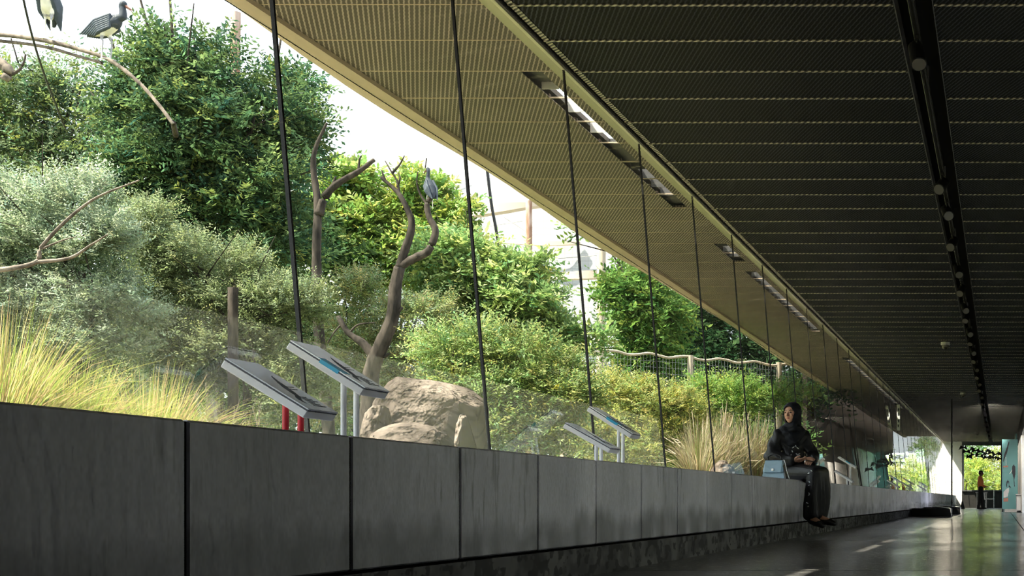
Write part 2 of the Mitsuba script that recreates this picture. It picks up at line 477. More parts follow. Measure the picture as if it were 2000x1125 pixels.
tag('door_1', 'open side doorway in the right wall far down the corridor', kind='structure')
S('jamb', cat_([box(XR + 0.02, XR + 0.22, DY0, DY0 + 0.05, 0, DZ), box(XR + 0.02, XR + 0.22, DY1 - 0.05, DY1, 0, DZ), box(XR + 0.02, XR + 0.22, DY0, DY1, DZ - 0.05, DZ)]), M['white_wall'], 'door_1')
tag('wall_near', 'wall closing the corridor behind the camera', kind='structure')
S('face', box(-2.9, 3.4, YB - 0.2, YB, 0.0, HC + 0.2), M['dark_wall'], 'wall_near')

# far end wall with its wide window
tag('wall_back', 'white far end wall of the corridor around a wide window', kind='structure')
WX0, WX1, WZ0, WZ1 = -1.93, 0.06, 0.83, 3.14
S('face', box(-3.0, WX0, YF, YF + 0.2, 0, HC + 0.2), M['white_wall'], 'wall_back')
S('face', box(WX0, WX1, YF, YF + 0.2, WZ1, HC + 0.2), M['grey_paint'], 'wall_back')
S('face', box(WX1, 3.4, YF, YF + 0.2, 0, HC + 0.2), M['teal'], 'wall_back')
S('parapet', box(WX0, WX1, YF, YF + 0.2, 0, WZ0), M['dark_wall'], 'wall_back')
tag('window_1', 'wide window at the far end of the corridor looking onto greenery', kind='structure')
S('frame', cat_([box(WX0, WX0 + 0.1, YF - 0.06, YF + 0.1, WZ0, WZ1), box(WX1 - 0.06, WX1, YF - 0.06, YF + 0.1, WZ0, WZ1),
                 box(WX0, WX1, YF - 0.08, YF + 0.1, WZ0, WZ0 + 0.06), box(WX0, WX1, YF - 0.06, YF + 0.1, WZ1 - 0.05, WZ1)]), M['grey_paint'], 'window_1')
g = trimesh.Trimesh(np.array([(WX0, YF + 0.02, WZ0), (WX1, YF + 0.02, WZ0), (WX1, YF + 0.02, WZ1), (WX0, YF + 0.02, WZ1)]), np.array([(0, 1, 2), (0, 2, 3)]), process=False)
S('pane', g, M['glass'], 'window_1')
S('post', cat_([box(-1.42, -1.38, 41.38, 41.42, 0, HC), box(-1.46, -1.34, 41.34, 41.46, 0, 0.012), box(-1.46, -1.34, 41.34, 41.46, HC - 0.012, HC)]),
  M['black_metal'], None, label='slim dark post standing on the floor near the far end of the bench', cat='post')
tag('wall_outer', 'dark brown outer wall of the building beyond the far panes', kind='structure')
for k in range(14):
    S('panel', box(-5.05, -4.93, 37.0 + 2.1 * k, 39.08 + 2.1 * k, 0.2, HC + 0.35, 0.01), M['outer_wall'], 'wall_outer')
tag('ground', 'planted earth bank outside the glass', kind='structure')
gxs = np.concatenate([np.linspace(-2.9, -16, 40), np.linspace(-18, -90, 14)])
gys = np.concatenate([np.linspace(-12, 60, 90), np.linspace(63, 140, 18)])


def ground_z(x, y):
    x, y = np.asarray(x, float), np.asarray(y, float)
    d = np.clip(-x - 3.2, 0, 60)
    bank = 0.42 + 0.085 * np.minimum(d, 14) + 0.25 * (meshkit.fbm(np.stack([x * 0.3, y * 0.3, x * 0], -1), 3, 2) - 0.5) * np.clip(d, 0, 1)
    return bank


gx2, gy2 = np.meshgrid(gxs, gys)
gv = np.stack([gx2.ravel(), gy2.ravel(), ground_z(gx2.ravel(), gy2.ravel())], 1)
nx_ = len(gxs)
i, j = np.meshgrid(np.arange(len(gys) - 1), np.arange(nx_ - 1), indexing='ij')
q = np.stack([i * nx_ + j, i * nx_ + j + 1, (i + 1) * nx_ + j + 1, (i + 1) * nx_ + j], -1).reshape(-1, 4)
S('bank', trimesh.Trimesh(gv, np.vstack([q[:, [0, 2, 1]], q[:, [0, 3, 2]]]), process=False), M['soil'], 'ground', smooth=True)
S('far_bank', box(-90, 60, YF + 0.25, 200, -0.6, 0.30), M['soil'], 'ground')
S('paving', box(0.86, 30, 20, 71, -0.3, -0.03), M['plinth'], 'ground')
S('kerb', box(-2.92, -2.70, YB, GLASS_END, -0.2, 0.57), M['plinth'], 'ground')

# ================================================================== plants
def leaves_mesh(c, d, length, nleaf, ll, lw, col, seed, var=0.25, droop=0.15, warm=0.12):
    """leafy sprays: nleaf small pointed leaves set alternately along each twig; returns (v, f, colour)"""
    rg = np.random.default_rng(seed)
    n = len(c)
    d = d / (np.linalg.norm(d, axis=1, keepdims=True) + 1e-9)
    up = np.array([0, 0, 1.0]) + 0.5 * rg.normal(size=(n, 3))
    side = np.cross(d, up)
    side /= np.linalg.norm(side, axis=1, keepdims=True) + 1e-9
    L = length * (0.6 + 0.8 * rg.random((n, 1)))
    t = (np.arange(nleaf) + 0.5) / nleaf
    sg = np.where(np.arange(nleaf) % 2 == 0, 1.0, -1.0)
    base = c[:, None] + d[:, None] * (L * t)[:, :, None] - np.array([0, 0, 1.0]) * (droop * L * t ** 2)[:, :, None]
    ld = d[:, None] * 0.55 + side[:, None] * (0.85 * sg)[None, :, None] + 0.28 * rg.normal(size=(n, nleaf, 3))
    ld /= np.linalg.norm(ld, axis=2, keepdims=True)
    w = np.cross(ld, up[:, None] + 0.45 * rg.normal(size=(n, nleaf, 3)))
    w /= np.linalg.norm(w, axis=2, keepdims=True) + 1e-9
    sc = 0.7 + 0.6 * rg.random((n, nleaf, 1))
    a = base
    b = base + ld * (ll * 0.5 * sc) + w * (lw * 0.5 * sc)
    tip = base + ld * (ll * sc)
    e = base + ld * (ll * 0.5 * sc) - w * (lw * 0.5 * sc)
    v = np.stack([a, b, tip, e], 2).reshape(-1, 3)
    k = np.arange(n * nleaf)[:, None] * 4
    f = np.concatenate([k + [0, 1, 2], k + [0, 2, 3]], 1).reshape(-1, 3)
    tone = (1 + var * rg.normal(size=(n, 1, 1))) * (1 + 0.12 * rg.normal(size=(n, nleaf, 1)))
    hue = warm * rg.normal(size=(n, 1, 1))
    cc = np.asarray(col) * np.clip(tone, 0.35, 2.0) * np.concatenate([1 + hue, 1 + 0 * hue, 1 - hue], 2)
    cc = np.repeat(np.clip(cc, 0.004, 0.9).reshape(-1, 1, 3), 4, 1).reshape(-1, 3)
    return v, f, cc


def crown_points(blobs, n, seed, shell=0.45, upb=0.15, clumps=12, tight=0.32):
    """twig feet and directions: ellipsoid blobs (centre, radii), each broken up into flattened clumps of twigs"""
    rg = np.random.default_rng(seed)
    vol = np.array([np.prod(r) ** (2 / 3) for _, r in blobs])
    num = np.maximum(1, (n * vol / vol.sum()).astype(int))
    cs, ds = [], []
    for (c, r), m in zip(blobs, num):
        u = rg.normal(size=(clumps, 3))
        u /= np.linalg.norm(u, axis=1, keepdims=True)
        rad = shell + (0.86 - shell) * rg.random((clumps, 1))
        k = rg.integers(0, clumps, m)
        w = rg.normal(size=(m, 3))
        w /= np.linalg.norm(w, axis=1, keepdims=True)
        loc = w * rg.random((m, 1)) ** 0.45 * (tight * (0.7 + 0.6 * rg.random((clumps, 1)))[k]) * [1.25, 1.25, 0.62]
        cs.append(np.asarray(c) + (u * rad)[k] * r + loc * np.sqrt(np.mean(np.square(r))))
        ds.append(u[k] * 0.6 + w * 0.7 + 0.4 * rg.normal(size=(m, 3)) + [0, 0, upb])
    return np.vstack(cs), np.vstack(ds)


def px_blobs(lst, y, dy=0.6, squash=0.9):
    """blobs given as (u, v, half width, half height, depth step) in photo pixels about the depth y"""
    out = []
    for b in lst:
        u, v_, ru, rv = b[:4]
        yy_ = y + (b[4] if len(b) > 4 else 0)
        s = yy_ / FPX
        out.append((P(u, v_, yy_), np.array([ru * s, dy * (ru + rv) / 2 * s * 1.4, rv * s])))
    return out


def foliage(parent, name, blobs, n, col, seed, length=0.35, nleaf=12, ll=0.07, lw=0.035, kind='stuff', shell=0.45, upb=0.15, droop=0.15, var=0.25, warm=0.12, cols=None):
    c, d = crown_points(blobs, n, seed, shell, upb)
    if cols is None:
        v, f, cc = leaves_mesh(c, d, length, nleaf, ll, lw, col, seed + 1, var, droop, warm)
    else:
        rg = np.random.default_rng(seed + 9)
        pick = rg.integers(0, len(cols), len(c))
        vs, fs, ccs, at = [], [], [], 0
        for k_, cl in enumerate(cols):
            m_ = pick == k_
            v, f, cc = leaves_mesh(c[m_], d[m_], length, nleaf, ll, lw, cl, seed + 20 + k_, var, droop, warm)
            vs.append(v); fs.append(f + at); ccs.append(cc); at += len(v)
        v, f, cc = np.vstack(vs), np.vstack(fs), np.vstack(ccs)
    return S(name, trimesh.Trimesh(v, f, process=False), M['leaf'], parent, kind=kind, color=cc)


def woody(parent, root, blobs, r, seed, mat='bark', top=None, name='trunk'):
    """a trunk with limbs reaching into the crown's blobs"""
    rg = np.random.default_rng(seed)
    root = np.asarray(root, float)
    cs = np.array([c for c, _ in blobs])
    top = cs.mean(0) if top is None else np.asarray(top, float)
    mid = (root + top) / 2 + rg.normal(size=3) * [0.15, 0.15, 0.0]
    S(name, tube([root, mid, top], r, r * 0.55, 9, 6, 0.12, seed), M[mat], parent, smooth=True)
    ms = []
    for c in cs:
        k_ = 0.45 + 0.5 * rg.random()
        st = mid + (top - mid) * k_ if rg.random() < 0.7 else root + (mid - root) * (0.6 + 0.4 * rg.random())
        m_ = (st + c) / 2 + rg.normal(size=3) * 0.15
        ms.append(tube([st, m_, c + (c - st) * 0.25], r * 0.42, r * 0.1, 6, 4, 0.1, seed))
        for _ in range(3):
            w_ = c + rg.normal(size=3) * 0.35
            ms.append(tube([m_ + (c - m_) * 0.5, w_], r * 0.16, r * 0.05, 5, 3))
    S('limbs', cat_(ms), M[mat], parent, smooth=True)


def root_at(u, y, x=None):
    x = (u - VPX) * y / FPX if x is None else x
    return np.array([x, y, float(ground_z(x, y)) - 0.12])


DARK, MIDG, YEL = (0.075, 0.135, 0.06), (0.12, 0.23, 0.07), (0.36, 0.45, 0.11)
PALE, OLIVE, BRIGHT = (0.30, 0.37, 0.25), (0.24, 0.29, 0.15), (0.27, 0.40, 0.14)

# dark green tree behind the perching birds
t = thing('leafy_tree', 'dense dark green tree of fine leaves rising behind the two perched storks', 'tree', 'trees in the planted enclosure')
bl = px_blobs([(385, 140, 85, 60), (330, 220, 105, 85), (300, 120, 60, 45), (480, 240, 120, 100), (400, 340, 150, 90), (520, 390, 100, 80), (290, 330, 85, 60),
               (560, 190, 45, 50, 1), (580, 300, 40, 65, 1), (460, 450, 150, 70), (525, 170, 45, 40, 1), (330, 430, 90, 60), (255, 190, 45, 45), (345, 88, 50, 25)], 21.0)
foliage(t, 'foliage', bl, 7000, DARK, 11, 0.45, 14, 0.085, 0.036, shell=0.35, cols=[DARK, (0.062, 0.12, 0.07), (0.105, 0.175, 0.065), (0.17, 0.24, 0.09)])
woody(t, root_at(430, 21.0), bl, 0.13, 4)
# feathery pale trees in the upper left
t = thing('leafy_tree', 'thin feathery grey-green tree at the far left under the perching branch', 'tree', 'trees in the planted enclosure')
bl = px_blobs([(40, 180, 90, 60), (140, 150, 75, 45), (20, 270, 100, 80), (150, 250, 85, 60), (90, 330, 130, 60), (225, 270, 50, 60), (-60, 220, 80, 110)], 26.0)
foliage(t, 'foliage', bl, 2300, MIDG, 21, 0.6, 14, 0.09, 0.036, shell=0.2, cols=[(0.12, 0.19, 0.09), (0.15, 0.2, 0.12), (0.2, 0.26, 0.09)])
woody(t, root_at(80, 26.0), bl, 0.1, 6)
# big pale shrubs in front of the trees
for nm, lst, y, col, seed, n in (
    ('broad pale grey-green shrub behind the tall grass at the far left', [(40, 420, 120, 90), (150, 420, 110, 80), (20, 530, 130, 110), (160, 530, 140, 110), (60, 640, 150, 110), (200, 640, 120, 100), (-60, 480, 80, 140), (120, 740, 160, 90)], 12.5, [PALE, (0.38, 0.44, 0.33), (0.25, 0.32, 0.19)], 31, 10500),
    ('broad olive shrub behind the lower reading board', [(280, 470, 110, 70), (390, 520, 120, 80), (330, 600, 130, 100), (480, 570, 120, 70), (460, 660, 120, 90), (560, 620, 70, 90), (350, 720, 130, 80), (520, 740, 110, 80)], 14.0, [OLIVE, (0.28, 0.33, 0.2), (0.2, 0.25, 0.11)], 33, 9500)):
    t = thing('shrub', nm, 'shrub', 'shrubs in the planted enclosure')
    bl = px_blobs(lst, y, 0.5)
    foliage(t, 'foliage', bl, n, col[0], seed, 0.19, 15, 0.032, 0.013, shell=0.4, warm=0.06, cols=col, upb=0.5, droop=0.0)
    woody(t, root_at(lst[3][0], y), bl, 0.05, seed, top=bl[3][0], name='stem')
# dark mass of trees farther back that closes the view between the shrubs
t = thing('leafy_tree', 'dark tree standing deep behind the olive shrub', 'tree', 'trees in the planted enclosure')
bl = px_blobs([(60, 520, 190, 190), (260, 560, 190, 170), (450, 600, 170, 170), (590, 560, 110, 150), (300, 760, 280, 90), (620, 700, 90, 140)], 28.0, 0.35)
foliage(t, 'foliage', bl, 3600, DARK, 41, 0.8, 12, 0.15, 0.07, cols=[DARK, (0.06, 0.12, 0.04), (0.1, 0.16, 0.06)])
woody(t, root_at(300, 28.0), bl, 0.14, 8)
# yellow-green trees in the middle
t = thing('leafy_tree', 'sunlit yellow-green tree behind the forked dead tree', 'tree', 'trees in the planted enclosure')
bl = px_blobs([(690, 430, 70, 75), (760, 470, 90, 85), (850, 470, 85, 85), (820, 390, 55, 45), (700, 350, 50, 45), (640, 440, 50, 90), (790, 385, 30, 40), (880, 420, 45, 40)], 29.0)
foliage(t, 'foliage', bl, 4200, YEL, 51, 0.36, 12, 0.12, 0.055, shell=0.25, cols=[YEL, (0.27, 0.4, 0.1), (0.45, 0.5, 0.18), (0.22, 0.36, 0.09)])
woody(t, root_at(760, 29.0), bl, 0.09, 12)
t = thing('leafy_tree', 'bright green leafy tree right of the forked dead tree', 'tree', 'trees in the planted enclosure')
bl = px_blobs([(880, 530, 80, 75), (990, 545, 70, 50), (1040, 590, 75, 75), (950, 600, 100, 85), (1080, 660, 50, 40), (1045, 520, 35, 25), (1000, 660, 110, 60), (960, 505, 40, 25), (1165, 662, 30, 14), (900, 640, 60, 60)], 23.0)
foliage(t, 'foliage', bl, 5000, BRIGHT, 61, 0.34, 13, 0.095, 0.04, shell=0.3, cols=[BRIGHT, (0.34, 0.46, 0.16), (0.19, 0.31, 0.11), (0.44, 0.52, 0.22)])
woody(t, root_at(1010, 23.0), bl, 0.08, 14)
t = thing('leafy_tree', 'green tree growing beside the pale far post under the roof rim', 'tree', 'trees in the planted enclosure')
bl = px_blobs([(1235, 565, 45, 40), (1262, 625, 50, 60), (1215, 600, 30, 35), (1290, 590, 40, 40), (1255, 700, 35, 50), (1300, 670, 30, 50), (1150, 452, 16, 6)], 31.0)
foliage(t, 'foliage', bl, 1900, BRIGHT, 71, 0.55, 12, 0.12, 0.055, cols=[(0.13, 0.25, 0.06), (0.22, 0.34, 0.09)])
woody(t, root_at(1262, 31.0), bl, 0.09, 16)
t = thing('leafy_tree', 'dark tree in the shade behind the rope fence', 'tree', 'trees in the planted enclosure')
bl = px_blobs([(1340, 640, 80, 60), (1415, 660, 70, 50), (1350, 730, 100, 60), (1470, 690, 60, 45), (1450, 760, 80, 40), (1540, 720, 60, 35), (1540, 770, 80, 40)], 38.0, 0.35)
foliage(t, 'foliage', bl, 2200, DARK, 81, 0.8, 12, 0.16, 0.07, cols=[(0.05, 0.12, 0.05), (0.09, 0.17, 0.07)])
woody(t, root_at(1370, 38.0), bl, 0.12, 18)
# low shrubs behind the boulders and along the glass
for nm, lst, y, cols, seed, n in (
    ('loose olive bush between the boulders and the forked dead tree', [(680, 610, 65, 80), (700, 700, 80, 70), (800, 640, 90, 70), (790, 720, 90, 50), (640, 780, 60, 60)], 21.8, [(0.34, 0.4, 0.19), (0.44, 0.44, 0.26), (0.25, 0.32, 0.13)], 91, 3400),
    ('loose olive bush at the right of the boulders', [(900, 690, 100, 75), (920, 760, 80, 60), (1010, 720, 90, 75), (1000, 800, 90, 80), (1090, 760, 80, 80), (1100, 850, 80, 60), (940, 840, 60, 60)], 17.0, [(0.32, 0.42, 0.15), (0.4, 0.45, 0.21), (0.22, 0.32, 0.12)], 93, 4600),
    ('yellow-green bush below the left end of the rope fence', [(1200, 790, 70, 50), (1280, 790, 80, 45), (1190, 850, 60, 50), (1270, 860, 80, 45), (1340, 800, 60, 40)], 22.0, [(0.48, 0.52, 0.18), (0.55, 0.54, 0.24), (0.34, 0.42, 0.14)], 95, 3000),
    ('bright green bush below the right end of the rope fence', [(1380, 765, 50, 28), (1450, 765, 55, 30), (1440, 800, 70, 35), (1530, 775, 60, 30), (1370, 850, 60, 50), (1450, 880, 60, 30)], 24.5, [(0.32, 0.5, 0.15), (0.42, 0.54, 0.18)], 97, 2600)):
    t = thing('shrub', nm, 'shrub', 'shrubs in the planted enclosure')
    bl = px_blobs(lst, y, 0.55)
    foliage(t, 'foliage', bl, int(n * 1.45), cols[0], seed, 0.27, 12, 0.05, 0.019, shell=0.4, cols=cols, upb=0.4, droop=0.1)
    woody(t, root_at(lst[1][0], y), bl, 0.04, seed, top=bl[1][0], name='stem')
for nm, (x, y, w_, h_), cols, seed in (('pale shrub just beyond the left edge of the view near the tall grass', (-9.6, 8.6, 1.2, 1.9), [(0.30, 0.37, 0.25), (0.25, 0.32, 0.19)], 231), ('green shrub standing left of the pale shrubs', (-14.5, 14.0, 1.6, 2.4), [(0.15, 0.26, 0.1), (0.22, 0.3, 0.12)], 233)):
    t = thing('shrub', nm, 'shrub', 'shrubs in the planted enclosure')
    z0 = float(ground_z(x, y))
    bl = [(np.array([x + a_ * w_, y + b_ * w_, z0 + c_ * h_]), np.array([w_, w_, h_ * 0.35])) for a_, b_, c_ in ((0, 0, 0.35), (-0.4, 0.3, 0.65), (0.4, -0.3, 0.6), (0.1, 0.5, 0.4))]
    foliage(t, 'foliage', bl, 1500, cols[0], seed, 0.3, 12, 0.06, 0.025, cols=cols)
    woody(t, (x, y, z0 - 0.1), bl, 0.05, seed, name='stem')
# low ground cover over the bank
rg = np.random.default_rng(404)
n_ = 6500
gx_, gy_ = -3.2 - 12 * rg.random(n_) ** 1.3, 3 + 34 * rg.random(n_)
keep = meshkit.fbm(np.stack([gx_ * 0.5, gy_ * 0.5, gx_ * 0], 1), 3, 6) > 0.43
gx_, gy_ = gx_[keep], gy_[keep]
c_g = np.stack([gx_, gy_, ground_z(gx_, gy_) + 0.02], 1)
v_g, f_g, cc_g = leaves_mesh(c_g, np.stack([rg.normal(size=len(gx_)) * 0.6, rg.normal(size=len(gx_)) * 0.6, 0.7 + 0 * gx_], 1), 0.22, 7, 0.07, 0.03, (0.2, 0.28, 0.1), 405)
S('ground_cover', trimesh.Trimesh(v_g, f_g, process=False), M['leaf'], None, label='low leafy ground cover on the planted bank outside the glass', cat='ground cover', kind='stuff', color=cc_g)
# a row of shrubs running on along the glass
ORD = ['nearest', 'second', 'third', 'fourth', 'fifth', 'sixth', 'seventh', 'eighth', 'ninth', 'tenth', 'eleventh', 'twelfth', 'thirteenth', 'fourteenth', 'fifteenth', 'sixteenth', 'seventeenth', 'eighteenth', 'nineteenth', 'twentieth', 'twenty-first', 'twenty-second', 'twenty-third', 'twenty-fourth', 'twenty-fifth']
for k_, (y, x) in enumerate(((30, -6.6), (34, -8.4), (35, -6.1), (41, -8.4), (46, -7.2), (51, -8.6), (57, -7.2), (65, -7.4), (71, -5.6))):
    t = thing('shrub', f'green shrub outside the far panes, {ORD[k_]} of the row running away along the glass', 'shrub', 'far shrubs along the glass')
    z0 = float(ground_z(x, y))
    bl = [(np.array([x + dx_, y + dy_, z0 + 0.75 + dz_]), np.array([1.0, 1.3, 0.75])) for dx_, dy_, dz_ in ((0, 0, 0), (-0.7, 0.9, 0.35), (0.5, 1.2, 0.1))]
    foliage(t, 'foliage', bl, 700, BRIGHT, 110 + k_, 0.45, 11, 0.12, 0.05, cols=[(0.2, 0.32, 0.1), (0.28, 0.36, 0.14), (0.12, 0.22, 0.07)])
    S('stem', tube([(x, y, z0 - 0.1), (x, y, z0 + 0.8)], 0.04, 0.02), M['bark'], t)
# tall trees closing the enclosure behind
for k_, (x, y, h_) in enumerate(((-21, 44, 4.2), (-16.5, 45, 4.0), (-27, 42, 6.5), (-13, 52, 4.2), (-10.5, 60, 4.6), (-9.5, 70, 5.0), (-34, 40, 7.0), (-14, 66, 5.0))):
    t = thing('leafy_tree', ['far tree seen between the two net posts', 'far tree left of the dead forked tree', 'tall far tree behind the leafy dark tree', 'far tree behind the rope fence', 'far tree beyond the right end of the rope fence', 'last far tree beside the end of the glass', 'tallest far tree behind the left tree', 'far tree deep behind the green row of shrubs'][k_], 'tree', 'far trees at the back')
    z0 = float(ground_z(x, y))
    bl = [(np.array([x + a_ * 1.6, y + b_, z0 + h_ * c_]), np.array([1.9, 1.4, h_ * 0.28])) for a_, b_, c_ in ((0, 0, 0.7), (-1, .3, 0.45), (1, -.3, 0.45), (0.3, -.6, 0.25), (-1.3, -.5, 0.2), (1.4, -.5, 0.2))]
    foliage(t, 'foliage', bl, 1500, MIDG, 130 + k_, 0.8, 11, 0.19, 0.085, cols=[(0.09, 0.19, 0.06), (0.15, 0.25, 0.08), (0.2, 0.29, 0.1)])
    woody(t, (x, y, z0 - 0.1), bl, 0.13, 30 + k_)
# greenery beyond the end window
for k_, (x, y, h_, w_, cl) in enumerate(((-1.9, 80, 2.4, 1.3, YEL), (-0.4, 82, 2.9, 1.4, (0.33, 0.36, 0.12)), (0.9, 80, 2.4, 1.3, (0.3, 0.38, 0.12)), (-3.2, 84, 3.2, 1.5, MIDG), (-1.4, 88, 4.4, 1.7, MIDG), (0.8, 89, 4.2, 1.8, YEL), (2.6, 85, 3.8, 1.6, BRIGHT), (-4.5, 90, 4.6, 2.0, BRIGHT))):
    t = thing('shrub', ['yellow-green bush low at the left of the end window', 'bush behind the standing man in the end window', 'pale yellow bush low at the right of the end window', 'mid-green bush left of the end window', 'tall green tree-like bush behind the middle of the end window', 'tall yellow-green bush at the right back of the end window', 'green bush hidden partly by the mural partition', 'tall green bush at the far left beyond the end wall'][k_], 'shrub', 'bushes beyond the end window')
    bl = [(np.array([x, y, 0.3 + h_ * 0.3]), np.array([w_, w_ * 0.8, h_ * 0.35])), (np.array([x + 0.3, y + 0.4, 0.3 + h_ * 0.7]), np.array([w_ * 0.8, w_ * 0.7, h_ * 0.3]))]
    foliage(t, 'foliage', bl, 700, cl, 160 + k_, 0.45, 11, 0.13, 0.06)
    S('stem', tube([(x, y, 0.2), (x, y, h_ * 0.6)], 0.05, 0.02), M['bark'], t)


# ------------------------------------------------------------------ grasses
def grass(name, label, x, y, z, n, h, spread, cols, seed, width=0.006, group=None, lean_=(0, 0), seedheads=0):
    rg = np.random.default_rng(seed)
    a = rg.random(n) * 2 * np.pi
    out = np.stack([np.cos(a), np.sin(a), 0 * a], 1)
    r0 = np.sqrt(rg.random((n, 1))) * spread * 0.25
    hh = h * (0.55 + 0.5 * rg.random((n, 1)))
    reach = spread * (0.15 + 0.95 * rg.random((n, 1)) ** 1.3)
    k = 7
    ts = np.linspace(0, 1, k)
    base = np.array([x, y, z]) + out * r0
    hor = out * reach + np.array([lean_[0], lean_[1], 0]) * hh
    droop = np.clip(reach / spread, 0, 1) * (0.5 + 0.5 * rg.random((n, 1)))
    pts = base[:, None] + hor[:, None] * (ts ** 1.5)[None, :, None] + np.array([0, 0, 1.0]) * (hh[:, :, None] * (ts - 0.55 * droop * ts ** 2.6)[:, :, None].reshape(n, k, 1))
    side = np.cross(out, [0, 0, 1.0]) + 0.5 * rg.normal(size=(n, 3))
    side /= np.linalg.norm(side, axis=1, keepdims=True)
    wd = width * (0.7 + 0.6 * rg.random((n, 1))) * (1 - ts ** 2 * 0.92)[None]
    v = np.stack([pts - side[:, None] * wd[:, :, None] / 2, pts + side[:, None] * wd[:, :, None] / 2], 2).reshape(-1, 3)
    b_ = (np.arange(n)[:, None] * 2 * k + np.arange(k - 1)[None] * 2)[:, :, None]
    f = np.concatenate([b_ + [0, 1, 3], b_ + [0, 3, 2]], 2).reshape(-1, 3)
    pick = rg.integers(0, len(cols), n)
    cc = np.asarray(cols)[pick] * (0.8 + 0.45 * rg.random((n, 1)))
    cc = np.repeat(cc, 2 * k, 0)
    t_ = thing(name, label, 'grass', group)
    S('blades', trimesh.Trimesh(v, f, process=False), M['leaf'], t_, kind='stuff', color=cc)
    if seedheads:
        ms = []
        for i_ in rg.choice(n, seedheads, replace=False):
            p_, q_ = pts[i_, -2], pts[i_, -1]
            ms.append(tube([p_, (p_ + q_) / 2, q_ + (q_ - p_) * 0.5], 0.008, 0.003, 5, 3))
        S('seed_heads', cat_(ms), M['rope'], t_, kind='stuff')
    return t_


GC = [(0.42, 0.42, 0.12), (0.30, 0.38, 0.08), (0.55, 0.46, 0.22), (0.5, 0.36, 0.2), (0.24, 0.33, 0.07)]
for k_, (u, y, h_, sp, n, lab) in enumerate(((-20, 5.5, 0.80, 0.48, 1500, 'tall clump of yellow-green grass at the far left edge of the glass'), (120, 5.9, 0.62, 0.50, 1700, 'spreading clump of yellow-green grass beside the far left clump'), (285, 6.4, 0.62, 0.46, 1300, 'rightmost clump of yellow-green grass left of the lower reading board'))):
    x = (u - VPX) * y / FPX
    grass('grass_clump', lab, x, y, float(ground_z(x, y)) - 0.02, n, h_, sp, GC, 200 + k_, 0.005, 'ornamental grasses')
CR = [(0.62, 0.54, 0.36), (0.55, 0.45, 0.3), (0.6, 0.58, 0.4), (0.35, 0.4, 0.16)]
for k_, (u, y, h_) in enumerate(((1350, 22.5, 1.05), (1400, 21.5, 0.85), (1435, 23, 0.95), (1475, 23.5, 0.95), (1520, 24.5, 0.85), (1365, 19.5, 0.75))):
    x = (u - VPX) * y / FPX
    grass('grass_clump', ['cream plumed grass clump left of the handbag reflection, at the edge of the yellow-green bush', 'low cream grass clump second from the left of the cream row', 'cream plumed grass clump above the small orange rock', 'cream plumed grass clump just left of the handbag', 'cream plumed grass clump behind the seated woman', 'short cream grass clump nearest the glass left of the small orange rock'][k_], x, y, float(ground_z(x, y)) - 0.02, 420, h_ + 0.5, 0.5, CR, 220 + k_, 0.016, 'cream grasses', seedheads=40)
# bare twiggy shrub behind the lower board
rg = np.random.default_rng(77)
ms = []
for u in (405, 420, 440, 455, 470, 388):
    y = 7.6 + rg.random() * 0.8
    x = (u - VPX) * y / FPX
    z = float(ground_z(x, y)) - 0.05
    for _ in range(14):
        a1 = np.array([x, y, z]) + np.append(rg.normal(size=2) * 0.05, 0)
        b1 = a1 + [rg.normal() * 0.07, rg.normal() * 0.07, 0.16 + 0.14 * rg.random()]
        c1 = b1 + [rg.normal() * 0.09, rg.normal() * 0.09, 0.12 + 0.14 * rg.random()]
        ms.append(tube([a1, b1, c1], 0.0045, 0.0015, 4, 3))
S('twigs', cat_(ms), M['deadwood'], thing('twiggy_shrub', 'bare brown twiggy shrub behind the lower reading board on red posts', 'shrub'), kind='stuff')

# ================================================================== things outside the glass
def boulder(name, label, c, r, seed, squash=1.0, cutz=-0.5, yaw=0.0):
    m = trimesh.creation.icosphere(subdivisions=4)
    v = m.vertices.copy()
    d = 0.5 * (meshkit.fbm(v * 1.1 + seed, 3, seed) - 0.5) + 0.16 * (meshkit.fbm(v * 3.5 + seed, 3, seed + 1) - 0.5)
    v = v * (1 + d[:, None])
    rg_ = np.random.default_rng(seed)
    for _ in range(7):                                  # broken flat faces
        n_ = rg_.normal(size=3); n_ /= np.linalg.norm(n_)
        h_ = 0.72 + 0.15 * rg_.random()
        s_ = v @ n_ - h_
        v = v - np.where(s_ > 0, s_ * 0.85, 0)[:, None] * n_
    if squash != 1.0:                                   # blockier, squared-off boulders
        v = np.sign(v) * np.abs(v) ** squash
    v = v * r
    cy, sy = math.cos(yaw), math.sin(yaw)
    v = v @ np.array([[cy, sy, 0], [-sy, cy, 0], [0, 0, 1]])
    return S(name, trimesh.Trimesh(v + c, m.faces, process=False), M['rock'], None, smooth=35, label=label, cat='rock', group='boulders outside the glass')


boulder('boulder', 'large flat-topped tan boulder outside the second pane', P(838, 815, 12.0) - [0, 0, 0.18], np.array([0.45, 0.4, 0.52]), 3, squash=0.7, yaw=0.12)
boulder('boulder', 'low grey boulder slab lying in front of the large tan boulder', P(800, 868, 10.6) - [0, 0, 0.12], np.array([0.34, 0.28, 0.27]), 8, yaw=0.5)
boulder('boulder', 'dark cleft boulder between the upper board posts and the large tan boulder', P(738, 832, 11.4) - [0, 0, 0.18], np.array([0.12, 0.2, 0.36]), 12)
boulder('boulder', 'upright slab of rock at the right of the large tan boulder', P(908, 855, 11.0) - [0, 0, 0.13], np.array([0.06, 0.2, 0.33]), 15)
boulder('boulder', 'small orange rock outside the glass left of the handbag', P(1410, 918, 17.5) - [0, 0, 0.13], np.array([0.17, 0.2, 0.23]), 21)

